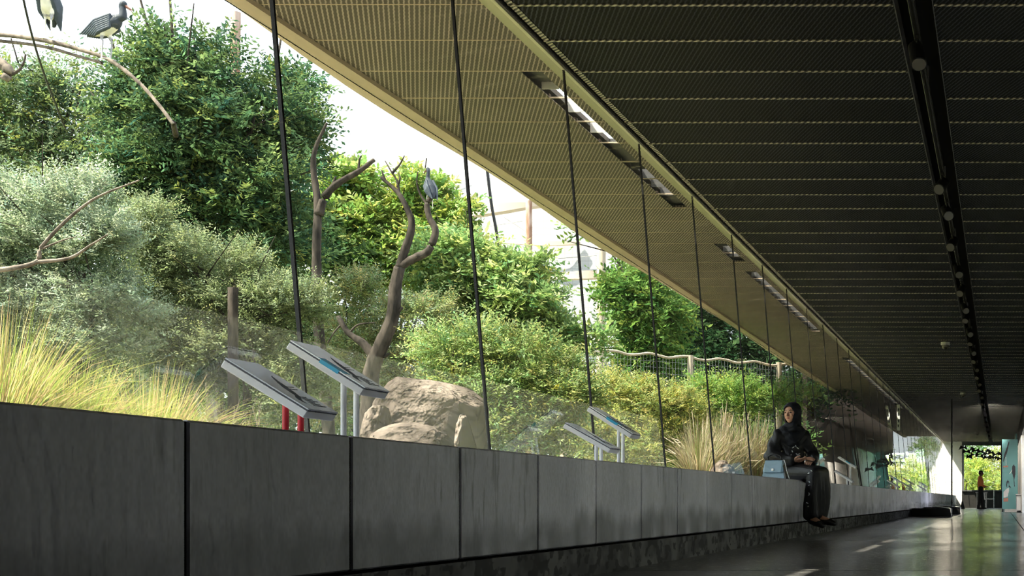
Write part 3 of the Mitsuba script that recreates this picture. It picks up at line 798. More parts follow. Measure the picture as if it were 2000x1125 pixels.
# perching branch and its lower companion
y = 16.6
pb = thing('perch_branch', 'long bare branch arching across the top left on which two storks stand', 'branch')
S('bough', tube([P(-160, 62, y), P(0, 68, y), P(90, 80, y), P(160, 98, y), P(215, 118, y), P(270, 160, y), P(310, 205, y), P(338, 242, y)], 0.026, 0.02, 8, 6, 0.18, 5), M['deadwood'], pb, smooth=True)
S('bough', tube([P(-160, 66, y + .05), P(0, 80, y + .05), P(85, 91, y + .05), P(150, 109, y + .05), P(200, 123, y + .05)], 0.02, 0.016, 8, 6, 0.18, 6), M['deadwood'], pb, smooth=True)
S('twig', tube([P(190, 116, y), P(202, 132, y)], 0.009, 0.004, 5), M['deadwood'], pb)
S('bough', tube([P(338, 240, y), P(342, 258, y + 2.6), P(346, 285, y + 5.2), P(352, 380, y + 6.2), root_at(364, y + 6.4)], 0.03, 0.05, 8, 5, 0.1, 9), M['bark'], pb, smooth=True)
y = 10.9
db = thing('bare_branch', 'pale forked bare branch at the left edge in front of the pale shrub', 'branch')
S('bough', tube([P(-160, 545, y), P(0, 527, y), P(70, 512, y), P(80, 484, y), P(130, 430, y), P(190, 385, y), P(272, 352, y)], 0.024, 0.006, 7, 6, 0.15, 3), M['deadwood'], db, smooth=True)
S('bough', tube([P(70, 512, y), P(135, 504, y), P(175, 480, y), P(210, 458, y)], 0.016, 0.005, 7, 5, 0.15, 4), M['deadwood'], db, smooth=True)
S('bough', tube([P(82, 486, y), P(120, 470, y), P(150, 462, y)], 0.009, 0.003, 6), M['deadwood'], db, smooth=True)
S('bough', tube([P(-160, 545, y), P(-190, 700, y), root_at(-200, y)], 0.03, 0.04, 7), M['bark'], db, smooth=True)
db = thing('bare_branch', 'thick pale stump branch at the left edge below the storks', 'branch')
y = 18.0
S('bough', tube([P(-120, 20, y), P(-40, 90, y), P(0, 122, y), P(18, 140, y), P(8, 156, y)], 0.08, 0.05, 8, 5, 0.15, 6), M['deadwood'], db, smooth=True)
S('bough', tube([P(8, 152, y), P(36, 138, y), P(46, 122, y), P(50, 106, y)], 0.022, 0.01, 7, 5, 0.15, 6), M['bark'], db, smooth=True)
S('bough', tube([P(-120, 20, y), P(-170, 300, y), root_at(-190, y)], 0.08, 0.12, 8), M['bark'], db, smooth=True)
S('cable', tube([P(33, -60, 15.0), P(60, 60, 15.5), P(88, 150, 16.2), P(127, 250, 17.2)], 0.011, sides=6), M['black_metal'], None, label='dark stay cable slanting down past the left stork', cat='cable')
S('cable', tube([P(950, 320, 30), P(960, 400, 30), P(970, 455, 30), P(985, 560, 30)], 0.03, sides=6), M['black_metal'], None, label='dark stay cable hanging under the roof rim right of the second mullion', cat='cable')
r_ = root_at(456, 22.6)
S('rusty_pole', tube([r_, P(456, 760, 22.6), P(458, 400, 22.6), P(460, 24, 22.6)], 0.075, 0.072, 14, 3), M['rust'], None, smooth=True, label='rust-brown aviary pole whose top rises above the dark green tree', cat='pole')
r_ = root_at(455, 13.2)
S('rusty_pole', tube([r_, P(455, 700, 13.2), P(455, 562, 13.2)], 0.046, 0.044, 14, 3), M['bark'], None, smooth=True, label='short dark brown stake standing in the olive shrub behind the lower reading board', cat='pole')

# trunk at the first mullion, and the forked dead tree with the third stork
y = 18.4
t = thing('bare_tree', 'bare dark trunk with one broken side limb close to the first mullion', 'tree')
S('trunk', tube([root_at(645, y), P(640, 820, y), P(622, 640, y), P(618, 500, y), P(620, 400, y), P(612, 330, y), P(616, 290, y), P(638, 240, y)], 0.085, 0.016, 10, 6, 0.12, 4), M['bark'], t, smooth=True)
S('limb', tube([P(622, 420, y), P(634, 385, y), P(660, 358, y), P(700, 335, y), P(731, 312, y)], 0.06, 0.024, 9, 5, 0.15, 5), M['bark'], t, smooth=True)
S('limb', tube([P(650, 366, y), P(655, 345, y)], 0.03, 0.012, 7), M['bark'], t, smooth=True)
S('limb', tube([P(700, 335, y), P(702, 312, y), P(706, 304, y)], 0.016, 0.008, 7), M['bark'], t, smooth=True)
y = 20.0
dt = thing('dead_tree', 'dead tree forking into two crooked limbs, a stork on the right one', 'tree')
S('trunk', tube([root_at(718, y), P(722, 760, y), P(728, 715, y), P(742, 680, y), P(766, 620, y), P(772, 560, y), P(780, 522, y)], 0.125, 0.075, 11, 6, 0.12, 8), M['bark'], dt, smooth=True)
S('limb', tube([P(734, 704, y), P(710, 672, y), P(680, 650, y), P(660, 618, y)], 0.065, 0.03, 9, 5, 0.15, 9), M['bark'], dt, smooth=True)
S('limb', tube([P(668, 632, y), P(652, 650, y), P(640, 670, y)], 0.016, 0.007, 6), M['bark'], dt, smooth=True)
S('limb', tube([P(682, 650, y), P(700, 634, y), P(732, 630, y)], 0.016, 0.008, 6), M['bark'], dt, smooth=True)
S('limb', tube([P(736, 700, y), P(752, 696, y), P(760, 690, y)], 0.03, 0.014, 6), M['bark'], dt, smooth=True)
S('limb', tube([P(764, 634, y), P(776, 612, y), P(786, 600, y)], 0.035, 0.02, 7), M['bark'], dt, smooth=True)
S('limb', tube([P(780, 524, y), P(790, 490, y), P(800, 462, y), P(804, 435, y), P(796, 410, y), P(780, 380, y), P(762, 362, y), P(744, 346, y)], 0.062, 0.02, 10, 6, 0.15, 10), M['bark'], dt, smooth=True)
S('limb', tube([P(782, 520, y), P(806, 506, y), P(834, 492, y), P(846, 470, y), P(850, 448, y), P(838, 424, y), P(834, 400, y), P(842, 386, y), P(850, 378, y)], 0.06, 0.03, 10, 6, 0.15, 11), M['bark'], dt, smooth=True)
for pts in ([(780, 380), (776, 355), (764, 335), (752, 314)], [(766, 338), (780, 322), (790, 304)], [(752, 352), (748, 340), (745, 332)], [(834, 400), (820, 378), (814, 355), (816, 336)], [(776, 366), (781, 348), (778, 338)]):
    S('limb', tube([P(*q_, y) for q_ in pts], 0.018, 0.006, 6), M['bark'], dt, smooth=True)
y = 25.0
t = thing('bare_tree', 'thin dark leaning trunk behind the olive shrub left of the rusty pole', 'tree')
S('trunk', tube([root_at(432, 15.6), P(425, 720, 15.6), P(412, 640, 15.6), P(405, 570, 15.6)], 0.045, 0.02, 8, 5, 0.12, 4), M['bark'], t, smooth=True)


# ------------------------------------------------------------------ storks
def hull_of(spheres, n=14):
    return m3.Manifold.batch_hull([m3.Manifold.sphere(r, n).translate(list(map(float, p))) for p, r in spheres]) if len(spheres) > 1 else m3.Manifold.sphere(spheres[0][1], n).translate(list(map(float, spheres[0][0])))


def chain(pts, n=14):
    """hulls of neighbouring balls: list of (point, radius)"""
    return [hull_of([a, b], n) for a, b in zip(pts[:-1], pts[1:])]


def fuse(parts, length=0.02, it=12):
    m = m3.Manifold.batch_boolean(parts, m3.OpType.Add).refine_to_length(length)
    q = m.to_mesh()
    t_ = trimesh.Trimesh(q.vert_properties[:, :3], q.tri_verts, process=True)
    if it:
        trimesh.smoothing.filter_taubin(t_, lamb=0.5, nu=0.53, iterations=it)
    return t_


def frame_to(mesh, at, fwd, scale=1.0):
    """model space: x forward, z up"""
    f_ = np.array([fwd[0], fwd[1], 0.0]); f_ /= np.linalg.norm(f_)
    R = np.stack([f_, np.cross([0, 0, 1.0], f_), [0, 0, 1.0]], 1)
    mesh.vertices = mesh.vertices @ (R.T * scale) + at
    return mesh


def stork(label, at, fwd, scale, upright, neck, group='storks in the enclosure', legs=True):
    """at: the feet. upright: body pitch in radians; neck: list of (x, z, r) from the breast to the head, model units"""
    cp, sp = math.cos(upright), math.sin(upright)
    B = lambda x, z, yy=0.0: np.array([cp * x - sp * z, yy, sp * x + cp * z + 0.44])
    t_ = thing('stork', label, 'bird', group)
    body = [(B(-0.27, -0.02), 0.028), (B(-0.16, 0.0), 0.075), (B(0.0, 0.0), 0.115), (B(0.13, 0.015), 0.095), (B(0.19, 0.03), 0.06)]
    parts = chain(body)
    nk = [(B(0.17, 0.04), 0.06)] + [(np.array([x, 0, z]), r) for x, z, r in neck]
    parts += chain(nk)
    for s in (-1, 1):
        parts += chain([(B(-0.02, -0.06, 0.05 * s), 0.04), (np.array([0.0 + 0.03 * s, 0.045 * s, 0.27]), 0.014), (np.array([0.02 + 0.03 * s, 0.045 * s, 0.25]), 0.011), (np.array([0.0 + 0.03 * s, 0.045 * s, 0.012]), 0.008)])
        parts += [hull_of([(np.array([0.0 + 0.03 * s, 0.045 * s, 0.008]), 0.007), (np.array([0.07 + 0.03 * s, 0.045 * s + a_, 0.004]), 0.005)]) for a_ in (-0.03, 0, 0.03)]
    m = fuse(parts, 0.018, 8)
    v = m.vertices
    # plumage: dark above and on the neck, white belly, grey-green legs
    loc = (v - [0, 0, 0.44]) @ np.array([[cp, 0, -sp], [0, 1, 0], [sp, 0, cp]])
    belly = (loc[:, 2] < -0.07) & (loc[:, 0] < 0.13)
    leg = v[:, 2] < 0.31
    col = np.tile([0.035, 0.045, 0.06], (len(v), 1))
    col[belly] = (0.7, 0.68, 0.6)
    col[leg & (np.abs(loc[:, 0]) < 0.12)] = (0.3, 0.3, 0.32)
    col *= (0.8 + 0.5 * meshkit.fbm(v * 14, 3, 4))[:, None]
    frame_to(m, at, fwd, scale)
    S('body', m, M['painted'], t_, smooth=True, color=col)
    # wings: long folded shells with feathered trailing edge
    for s in (-1, 1):
        sl = []
        for k_ in range(7):
            z_ = 0.085 - 0.025 * k_
            sl.append(hull_of([(B(0.15 - 0.008 * k_, z_, 0.082 * s), 0.024), (B(-0.06, z_ - 0.01, (0.108 - 0.002 * k_) * s), 0.022), (B(-0.34 + 0.03 * k_, z_ * 0.6 - 0.05, 0.06 * s), 0.009)], 10))
        w = fuse(sl, 0.025, 2)
        cw = np.array([0.05, 0.065, 0.085]) * (0.7 + 0.7 * meshkit.fbm(w.vertices * 22, 3, 6))[:, None]
        frame_to(w, at, fwd, scale)
        S('wing', w, M['painted'], t_, smooth=True, color=cw)
    hx, hz, hr = neck[-1]
    px_, pz_, _ = neck[-2]
    bd = np.array([0.82, 0, -0.57]) if legs == 'down' else np.array([0.96, 0, -0.27])
    b0 = np.array([hx, 0, hz]) + bd * hr * 0.6
    bill = fuse([hull_of([(b0, 0.018), (b0 + bd * 0.14 + [0, 0, 0.006], 0.005)]), hull_of([(b0 + [0, 0, -0.012], 0.013), (b0 + bd * 0.135 + [0, 0, -0.014], 0.004)])], 0.02, 0)
    frame_to(bill, at, fwd, scale)
    S('bill', bill, M['bill_horn'], t_, smooth=30)
    for s in (-1, 1):
        e_ = trimesh.creation.icosphere(subdivisions=1, radius=0.006)
        e_.apply_translation((hx + 0.02, s * hr * 0.88, hz + 0.008))
        frame_to(e_, at, fwd, scale)
        S('eye', e_, M['eye_dark'], t_, smooth=True)


stork('black and white stork standing in profile on the perching branch', P(207, 119, 16.6) + [0, 0, 0.012], (1, -0.15), 0.86, 0.30,
      [(0.25, 0.56, 0.05), (0.25, 0.64, 0.042), (0.235, 0.70, 0.042), (0.255, 0.725, 0.046)], legs='down')
stork('black and white stork seen from the front, cut by the top of the view', P(95, 80, 16.6) + [0, 0, 0.02], (0.25, -1), 0.9, 0.85,
      [(0.16, 0.66, 0.05), (0.16, 0.75, 0.04), (0.15, 0.83, 0.04), (0.18, 0.87, 0.045)])
stork('small stork perched on top of the forked dead tree', P(840, 382, 20.0) + [0, 0, -0.17], (-0.75, 0.6), 0.62, 0.95,
      [(0.10, 0.68, 0.045), (0.08, 0.76, 0.036), (0.07, 0.83, 0.036), (0.09, 0.87, 0.042)])

# ------------------------------------------------------------------ rope fence with wire netting
fn_ = thing('rope_fence', 'rope-topped wire fence on pale posts behind the bushes', 'fence')
A, B_ = P(1100, 680, 27.5), P(1545, 714, 30.7)
S('rope', tube([A + (B_ - A) * t_ + [0, 0, 0.03 * math.sin(t_ * 40)] for t_ in np.linspace(0, 1, 24)], 0.028, sides=7, n=3), M['rope'], fn_, smooth=True)
for t_ in (0.0, 0.53, 0.94):
    q_ = A + (B_ - A) * t_
    S('post', tube([(q_[0], q_[1], float(ground_z(q_[0], q_[1])) - 0.1), (q_[0], q_[1], q_[2] + 0.05)], 0.06, sides=9, n=2), M['rope'], fn_, smooth=True)
ms = []
for t_ in np.linspace(0, 1, 74):
    q_ = A + (B_ - A) * t_
    ms.append(tube([(q_[0], q_[1], 1.0), (q_[0], q_[1], q_[2])], 0.004, sides=3, n=1))
for h_ in np.linspace(0.12, 1.9, 16):
    ms.append(tube([A - [0, 0, h_], B_ - [0, 0, h_]], 0.004, sides=3, n=1))
S('wire_netting', cat_(ms), M['wood_edge'], fn_, kind='stuff')


# ------------------------------------------------------------------ far aviary: white net walls between tan ring bands
def curtain(top, bottom, th=0.06):
    """a curved wall between two lines of points"""
    a_, b_ = catmull(top, 6), catmull(bottom, 6)
    n_ = len(a_)
    off = np.array([0, th, 0])
    v_ = np.vstack([a_, b_, a_ + off, b_ + off])
    f_ = []
    for i_ in range(n_ - 1):
        f_ += [(i_, i_ + 1, n_ + i_ + 1), (i_, n_ + i_ + 1, n_ + i_)]
        f_ += [(2 * n_ + i_, 3 * n_ + i_ + 1, 2 * n_ + i_ + 1), (2 * n_ + i_, 3 * n_ + i_, 3 * n_ + i_ + 1)]
        f_ += [(i_, 2 * n_ + i_ + 1, i_ + 1), (i_, 2 * n_ + i_, 2 * n_ + i_ + 1), (n_ + i_, n_ + i_ + 1, 3 * n_ + i_ + 1), (n_ + i_, 3 * n_ + i_ + 1, 3 * n_ + i_)]
    return trimesh.Trimesh(v_, np.array(f_), process=True)


av = thing('net_aviary', 'large white net aviary with tan ring bands in the background', 'aviary')
ya, yb = 62.0, 56.0
S('net_wall', curtain([P(560, 312, ya), P(730, 304, ya), P(860, 296, ya), P(980, 330, ya), P(1100, 400, ya), P(1180, 440, ya)],
                      [P(560, 560, ya), P(730, 560, ya), P(860, 560, ya), P(980, 560, ya), P(1100, 560, ya), P(1180, 560, ya)]), M['net'], av, smooth=40)
S('net_wall', curtain([P(880, 470, yb), P(1000, 468, yb), P(1110, 470, yb), P(1200, 478, yb), P(1300, 490, yb), P(1420, 500, yb)],
                      [P(880, 860, yb), P(1000, 860, yb), P(1110, 860, yb), P(1200, 860, yb), P(1300, 860, yb), P(1420, 860, yb)]), M['net'], av, smooth=40)
S('ring_band', curtain([P(780, 412, ya - 1), P(880, 402, ya - 2), P(960, 396, ya - 2.4), P(1040, 395, ya - 2), P(1100, 399, ya - 1)],
                       [P(780, 418, ya - 1), P(880, 424, ya - 2), P(960, 416, ya - 2.4), P(1040, 403, ya - 2), P(1100, 401, ya - 1)], 0.5), M['tan_paint'], av, smooth=40)
S('ring_band', curtain([P(980, 472, yb - 0.3), P(1060, 471, yb - 0.6), P(1130, 471, yb - 0.3)], [P(980, 474, yb - 0.3), P(1060, 479, yb - 0.6), P(1130, 477, yb - 0.3)], 0.2), M['tan_paint'], av, smooth=40)
S('ring_band', curtain([P(1020, 538, yb - 1), P(1090, 532, yb - 2), P(1160, 528, yb - 2), P(1230, 528, yb - 1)],
                       [P(1020, 540, yb - 1), P(1090, 544, yb - 2), P(1160, 543, yb - 2), P(1230, 533, yb - 1)], 0.4), M['tan_paint'], av, smooth=40)
S('net_seam', cat_([tube([P(u0, v0, yq), P(u1, v1, yq)], 0.012, sides=4, n=2) for u0, v0, u1, v1, yq in ((790, 304, 850, 350, 61.8), (850, 360, 905, 338, 61.8), (860, 365, 920, 400, 61.8), (940, 444, 1020, 432, 55.8), (985, 425, 1040, 460, 55.8), (1090, 505, 1180, 498, 55.8))]), M['wood_edge'], av)
S('aviary_post', tube([P(1033, 980, 42), P(1033, 700, 42), P(1033, 392, 42)], 0.09, sides=12, n=2), M['rust'], None, smooth=True, label='pale round post before the white net aviary, left of the third mullion', cat='post', group='aviary posts')
S('aviary_post', tube([P(1172, 960, 36), P(1173, 700, 36), P(1175, 480, 36)], 0.105, sides=12, n=2), M['rope'], None, smooth=True, label='pale round post before the white net aviary, right of the third mullion', cat='post', group='aviary posts')


# ================================================================== reading boards on the bench
def board(label, y, zl, posts, face, blue, dz=0.17, xl=-2.30, xh=-2.57, w=0.21, posts_w=0.0105):
    t_ = thing('reading_board', label, 'sign', 'reading boards on the bench')
    d = np.array([xh - xl, 0, dz]); L_ = np.linalg.norm(d); d /= L_
    n_ = np.array([-d[2], 0, d[0]]); n_ = n_ if n_[2] > 0 else -n_
    o = np.array([xl, y, zl])

    def slab(s0, s1, y0, y1, h0, h1, bev=0.0):
        m_ = box(s0, s1, y0, y1, h0, h1, bev)
        v_ = m_.vertices
        m_.vertices = o + v_[:, :1] * d + v_[:, 1:2] * [0, 1, 0] + v_[:, 2:] * n_
        return m_
    S('tray', slab(0, L_, 0, w, -0.034, -0.006, 0.003), M['white_metal'], t_)
    S('shadow_gap', slab(0.001, L_ - 0.001, 0.001, w - 0.001, -0.008, 0.0), M['sign_ink'], t_)
    f_ = S('panel_face', slab(0.0, L_, 0, w, -0.003, 0.002, 0.0008), M[face], t_, label='printed sloping face with a dark bird drawing')
    # print: a bird with a long bill, drawn along the slope, and short text lines
    from shapely.geometry import Polygon
    bird = Polygon([(0.16, 0.085), (0.20, 0.07), (0.255, 0.062), (0.27, 0.045), (0.29, 0.04), (0.315, 0.052), (0.292, 0.056), (0.28, 0.068), (0.262, 0.085), (0.22, 0.098), (0.18, 0.105), (0.135, 0.112), (0.10, 0.125), (0.118, 0.108)])
    sc = L_ / 0.36
    pr = []
    for pg in (bird, Polygon([(0.185, 0.1), (0.178, 0.15), (0.182, 0.15), (0.19, 0.1)]), Polygon([(0.2, 0.1), (0.196, 0.15), (0.2, 0.15), (0.205, 0.1)])):
        m_ = trimesh.creation.extrude_polygon(pg, 0.0006, engine='earcut')
        v_ = m_.vertices
        m_.vertices = o + ((0.36 - v_[:, :1]) * sc) * d + (v_[:, 1:2] * 1.25 - 0.01) * [0, 1, 0] + (v_[:, 2:] + 0.002) * n_
        pr.append(m_)
    S('bird_print', cat_(pr), M['sign_ink'], t_)
    S('text_lines', cat_([slab(0.03 + 0.011 * k_, 0.036 + 0.011 * k_, 0.09, 0.18 - 0.02 * (k_ % 3), 0.002, 0.0026) for k_ in range(6)]), M['sign_ink'], t_)
    if blue:
        S('blue_strip', slab(0.09, 0.20, -0.0015, 0.05, 0.0018, 0.0026), M['sign_blue'], t_)
        S('blue_edge', slab(0.11, 0.19, -0.0022, -0.0006, -0.012, 0.0022), M['sign_blue'], t_)
    for s_ in (0.05, 0.155):
        q_ = o + d * 0.10 - n_ * 0.03
        r_ = posts_w
        S('post', tube([(q_[0], y + s_, 0.610), (q_[0], y + s_, q_[2] + 0.012)], r_, sides=14, n=2), M[posts], t_, smooth=40)
        S('foot_plate', trimesh.creation.cylinder(r_ * 2.0, 0.006, sections=18, transform=trimesh.transformations.translation_matrix((q_[0], y + s_, 0.613))), M[posts], t_)


board('low grey-faced reading board on two red posts at the first mullion', 4.80, 0.708, 'red_metal', 'sign_grey', False, xl=-2.285, xh=-2.56)
board('taller pale-faced reading board with a blue strip on white posts behind the red-posted one', 5.26, 0.816, 'white_metal', 'sign_light', True)
board('low dark-faced reading board left of the fourth mullion', 8.58, 0.716, 'white_metal', 'sign_grey', False, dz=0.15)
board('taller pale reading board with a blue strip left of the fourth mullion', 9.08, 0.824, 'white_metal', 'sign_light', True)
for k_, (yy_, zl_) in enumerate(((22.6, 0.70), (23.1, 0.93), (33.0, 0.70), (33.6, 0.82), (38.0, 0.70), (38.5, 0.82), (45.0, 0.70), (45.6, 0.82))):
    board(('low' if k_ % 2 == 0 else 'taller') + ' reading board ' + ('just past the seated woman' if k_ < 2 else f'far down the bench, in the {ORD[k_ // 2]} pair past the woman'), yy_, zl_, 'white_metal', 'sign_grey' if k_ % 2 == 0 else 'sign_light', k_ % 2 == 1, xl=-2.30, xh=-2.58)

# ================================================================== ceiling fittings
tr = thing('lamp_track', 'black lamp track running down the ceiling slot', 'track')
S('rail', box(-0.525, -0.485, YB, 64.0, HC - 0.075, HC - 0.04, 0.004), M['black_metal'], tr)
S('conductor_groove', box(-0.511, -0.499, YB, 64.0, HC - 0.077, HC - 0.074), M['black_gap'], tr)
for y_ in np.arange(1.0, 64, 3.0):
    S('hanger', box(-0.515, -0.495, y_ - 0.02, y_ + 0.02, HC - 0.041, HC + 0.125), M['grey_paint'], tr)


def spot(y, tilt, lab, yaw=0.0, big=1.0, aim=None):
    t_ = thing('spotlight', lab, 'lamp', 'black spotlights on the ceiling track')
    c0 = np.array([-0.505, y, HC - 0.075])
    S('adapter', box(-0.52, -0.49, y - 0.05, y + 0.05, HC - 0.10, HC - 0.075, 0.003), M['black_metal'], t_)
    S('stem', tube([c0 + [0, 0, -0.02], c0 + [0, 0, -0.07]], 0.009, sides=8, n=2), M['black_metal'], t_)
    ax = np.array([math.sin(yaw) * math.cos(tilt), -math.cos(yaw) * math.cos(tilt), -math.sin(tilt)])
    if aim is not None:                                  # a lamp that is lit, turned to the mural or the right wall
        ax = np.array(aim) - (c0 + [0, 0, -0.1]); ax /= np.linalg.norm(ax)
        o_ = c0 + [0, 0, -0.105] + ax * 0.12
        scene[t_ + '_light'] = {'type': 'spot', 'to_world': T().look_at(origin=o_.tolist(), target=list(aim), up=[0, 0, 1]), 'intensity': rgb(1.0, 0.93, 0.82), 'cutoff_angle': 34, 'beam_width': 22}
    p0 = c0 + [0, 0, -0.105] - ax * 0.07 * big
    p1 = p0 + ax * 0.17 * big
    S('housing', tube([p0, p0 + ax * 0.01, p1], 0.045 * big, 0.05 * big, 18, 2), M['black_metal'], t_, smooth=40)
    S('lens', tube([p1 - ax * 0.001, p1 + ax * 0.003], 0.043 * big, 0.043 * big, 18, 1), M['lens_glass'], t_, smooth=40)


SP = [(8.75, 0.9), (12.4, 0.55), (13.55, 0.55), (15.2, 0.6), (17.0, 0.7), (18.6, 0.6), (20.3, 0.6), (21.3, 0.8), (23.2, 0.6), (24.4, 0.9), (26.2, 0.6), (27.7, 0.7), (29.6, 0.6), (31.5, 0.6), (33.2, 0.7), (35.2, 0.6), (37.5, 0.6), (40.0, 0.7), (42.5, 0.6), (45.0, 0.6), (48.0, 0.7), (51.0, 0.6), (54.5, 0.6), (58.0, 0.7), (61.5, 0.6)]
for k_, (y_, tl_) in enumerate(SP):
    lab = ('large black spotlight on the ceiling track nearest the camera' if k_ == 0 else 'second black spotlight along the ceiling track' if k_ == 1 else 'third black spotlight along the ceiling track, close behind the second' if k_ == 2
           else f'small black spotlight, {ORD[k_]} along the ceiling track from the camera')
    spot(y_, tl_, lab, 0.25 * (-1) ** k_, 1.0, {42.5: (0.30, 48.6, 1.3), 48.0: (0.64, 51.5, 1.1), 51.0: (0.64, 54.5, 1.1), 54.5: (0.64, 58.0, 1.1), 45.0: (0.64, 47.0, 1.1)}.get(y_))


def dome(y, lab):
    t_ = thing('dome_camera', lab, 'camera', 'dome cameras under the ceiling')
    m_ = trimesh.creation.cylinder(0.085, 0.05, sections=28)
    m_.apply_translation((-1.01, y, HC - 0.027))
    S('base_ring', m_, M['white_metal'], t_, smooth=40)
    d_ = trimesh.creation.icosphere(subdivisions=3, radius=0.07)
    d_.vertices = d_.vertices * [1, 1, 1.15] + [-1.01, y, HC - 0.055]
    S('dome', d_.slice_plane((0, 0, HC - 0.05), (0, 0, -1)), M['lens_glass'], t_, smooth=True)
    e_ = trimesh.creation.icosphere(subdivisions=2, radius=0.035)
    e_.apply_translation((-1.01, y - 0.03, HC - 0.105))
    S('lens', e_, M['black_metal'], t_, smooth=True)


dome(26.4, 'white dome camera under the ceiling, nearest of three')
dome(38.8, 'white dome camera under the ceiling, second of three')
dome(62.0, 'white dome camera under the ceiling, farthest of three')

# hanging black bird cut-outs before the end window
rg = np.random.default_rng(5)
k_ = 0
for u, v in ((1882, 874), (1887, 882), (1891, 892), (1899, 876), (1899, 888), (1906, 880), (1909, 888), (1916, 882), (1917, 891), (1925, 886), (1928, 893), (1931, 880), (1937, 884), (1938, 893), (1942, 888), (1946, 894), (1950, 886), (1953, 896)):
    y_ = 60.0 + 4.0 * rg.random()
    p_ = P(u, v, y_)
    t_ = thing('hanging_bird', f'black bird cut-out hanging before the end window, {ORD[k_].replace("nearest", "first")} from the left of the flock', 'mobile', 'hanging birds')
    k_ += 1
    a_ = rg.random() * 6.28
    f2 = np.array([math.cos(a_), math.sin(a_), 0])
    s2 = np.array([-f2[1], f2[0], 0])
    parts = [hull_of([(p_ - f2 * 0.10, 0.008), (p_, 0.03), (p_ + f2 * 0.09, 0.02), (p_ + f2 * 0.15, 0.004)], 8)]
    for s_ in (-1, 1):
        parts.append(hull_of([(p_ + f2 * 0.05, 0.008), (p_ - f2 * 0.05, 0.008), (p_ + s2 * s_ * 0.12 + [0, 0, 0.09] - f2 * 0.03, 0.006), (p_ + s2 * s_ * 0.2 - [0, 0, 0.10] - f2 * 0.08, 0.004)], 8))
    S('bird', fuse(parts, 0.2, 0), M['feather_black'], t_)
    S('wire', tube([p_, (p_[0], p_[1], HC + 0.01)], 0.002, sides=4, n=1), M['black_metal'], t_)

# ================================================================== far end of the corridor
pt = thing('mural_partition', 'teal partition painted with wading birds at the far right', 'partition')
py_ = 48.6
mx0, mx1 = 0.035, 0.56
S('board', box(mx0, mx1, py_, py_ + 0.10, 0.10, 2.43, 0.004), M['teal'], pt)
S('foot', box(mx0 + 0.08, mx1 - 0.02, py_ + 0.01, py_ + 0.09, 0.0, 0.10), M['white_metal'], pt)
S('leg', box(mx0, mx0 + 0.035, py_ + 0.0, py_ + 0.10, 0.0, 0.12), M['black_metal'], pt)


def mural(pts, mat, name):
    from shapely.geometry import Polygon
    g_ = Polygon(pts).buffer(0)
    ms_ = []
    for q_ in getattr(g_, 'geoms', [g_]):
        m_ = trimesh.creation.extrude_polygon(q_, 0.004, engine='earcut')
        v_ = m_.vertices
        m_.vertices = np.stack([mx0 + v_[:, 0], py_ - 0.004 + v_[:, 2], 0.10 + v_[:, 1]], 1)
        ms_.append(m_)
    S(name, cat_(ms_), M[mat], pt)


# (u, v) from the photo scaled to the board: 28 px = 0.48 m, 142 px = 2.43 m
q = lambda pts: [((u - 1957) * 0.0171, (998 - v) * 0.0171) for u, v in pts]
mural(q([(1959, 905), (1961, 893), (1964, 884), (1967, 876), (1969, 868), (1971, 866), (1971, 870), (1969, 878), (1967, 888), (1963, 897), (1960, 906)]), 'sign_ink', 'painted_bird')
mural(q([(1964, 896), (1965, 896), (1965.4, 912), (1964.6, 912)]), 'sign_light', 'painted_leg')
mural(q([(1959, 914), (1969, 913), (1969, 916), (1959, 917)]), 'pink_paint', 'painted_ground')
mural(q([(1965, 952), (1966, 945), (1968, 941), (1971, 945), (1971.5, 952), (1975, 957), (1970, 955), (1970.5, 948), (1968.5, 945), (1967, 950), (1967, 957)]), 'sign_ink', 'painted_bird')
mural(q([(1960, 972), (1960, 965), (1964, 960), (1970, 956), (1971, 962), (1968, 974), (1960, 976)]), 'sign_light', 'painted_bird')
mural(q([(1960, 977), (1969, 976), (1969, 983), (1960, 984)]), 'pink_paint', 'painted_ground')
mural(q([(1976, 925), (1977, 915), (1980, 911), (1983, 916), (1983, 930), (1981, 941), (1982, 954), (1980.6, 954), (1980, 940), (1978, 932)]), 'sign_ink', 'painted_bird')
mural(q([(1971, 929), (1977, 921), (1977, 923), (1972, 930)]), 'sign_light', 'painted_bill')

cb = thing('counter_cabinet', 'low white counter standing against the right wall behind the mural', 'cabinet')
S('body', box(0.50, 0.635, 46.4, 48.3, 0.06, 0.56, 0.01), M['white_metal'], cb)
S('plinth', box(0.53, 0.635, 46.45, 48.25, 0.0, 0.06), M['black_metal'], cb)
S('top', box(0.48, 0.638, 46.35, 48.35, 0.56, 0.59, 0.006), M['white_metal'], cb)

ch = thing('chair', 'white chair standing behind the standing man near the end window', 'chair')
cx, cy = -0.52, 68.3
S('seat', box(cx - 0.22, cx + 0.22, cy - 0.22, cy + 0.22, 0.43, 0.46, 0.01), M['sign_light'], ch)
S('backrest', box(cx + 0.17, cx + 0.21, cy - 0.2, cy + 0.2, 0.58, 0.88, 0.01), M['sign_light'], ch)
for sx in (-0.19, 0.19):
    for sy in (-0.19, 0.19):
        S('leg', tube([(cx + sx, cy + sy, 0.0), (cx + sx * 0.95, cy + sy * 0.95, 0.88 if sx > 0 else 0.44)], 0.018, sides=8, n=1), M['white_metal'], ch)
tb = thing('table', 'small grey table beside the man at the far end', 'table')
S('top', box(-1.15, -0.62, 66.2, 66.9, 0.72, 0.75, 0.006), M['sign_light'], tb)
S('cloth', box(-1.0, -0.72, 66.19, 66.91, 0.40, 0.722), M['sign_light'], tb)
for sx in (-1.1, -0.67):
    for sy in (66.25, 66.85):
        S('leg', box(sx - 0.02, sx + 0.02, sy - 0.02, sy + 0.02, 0, 0.72), M['wood_edge'], tb)
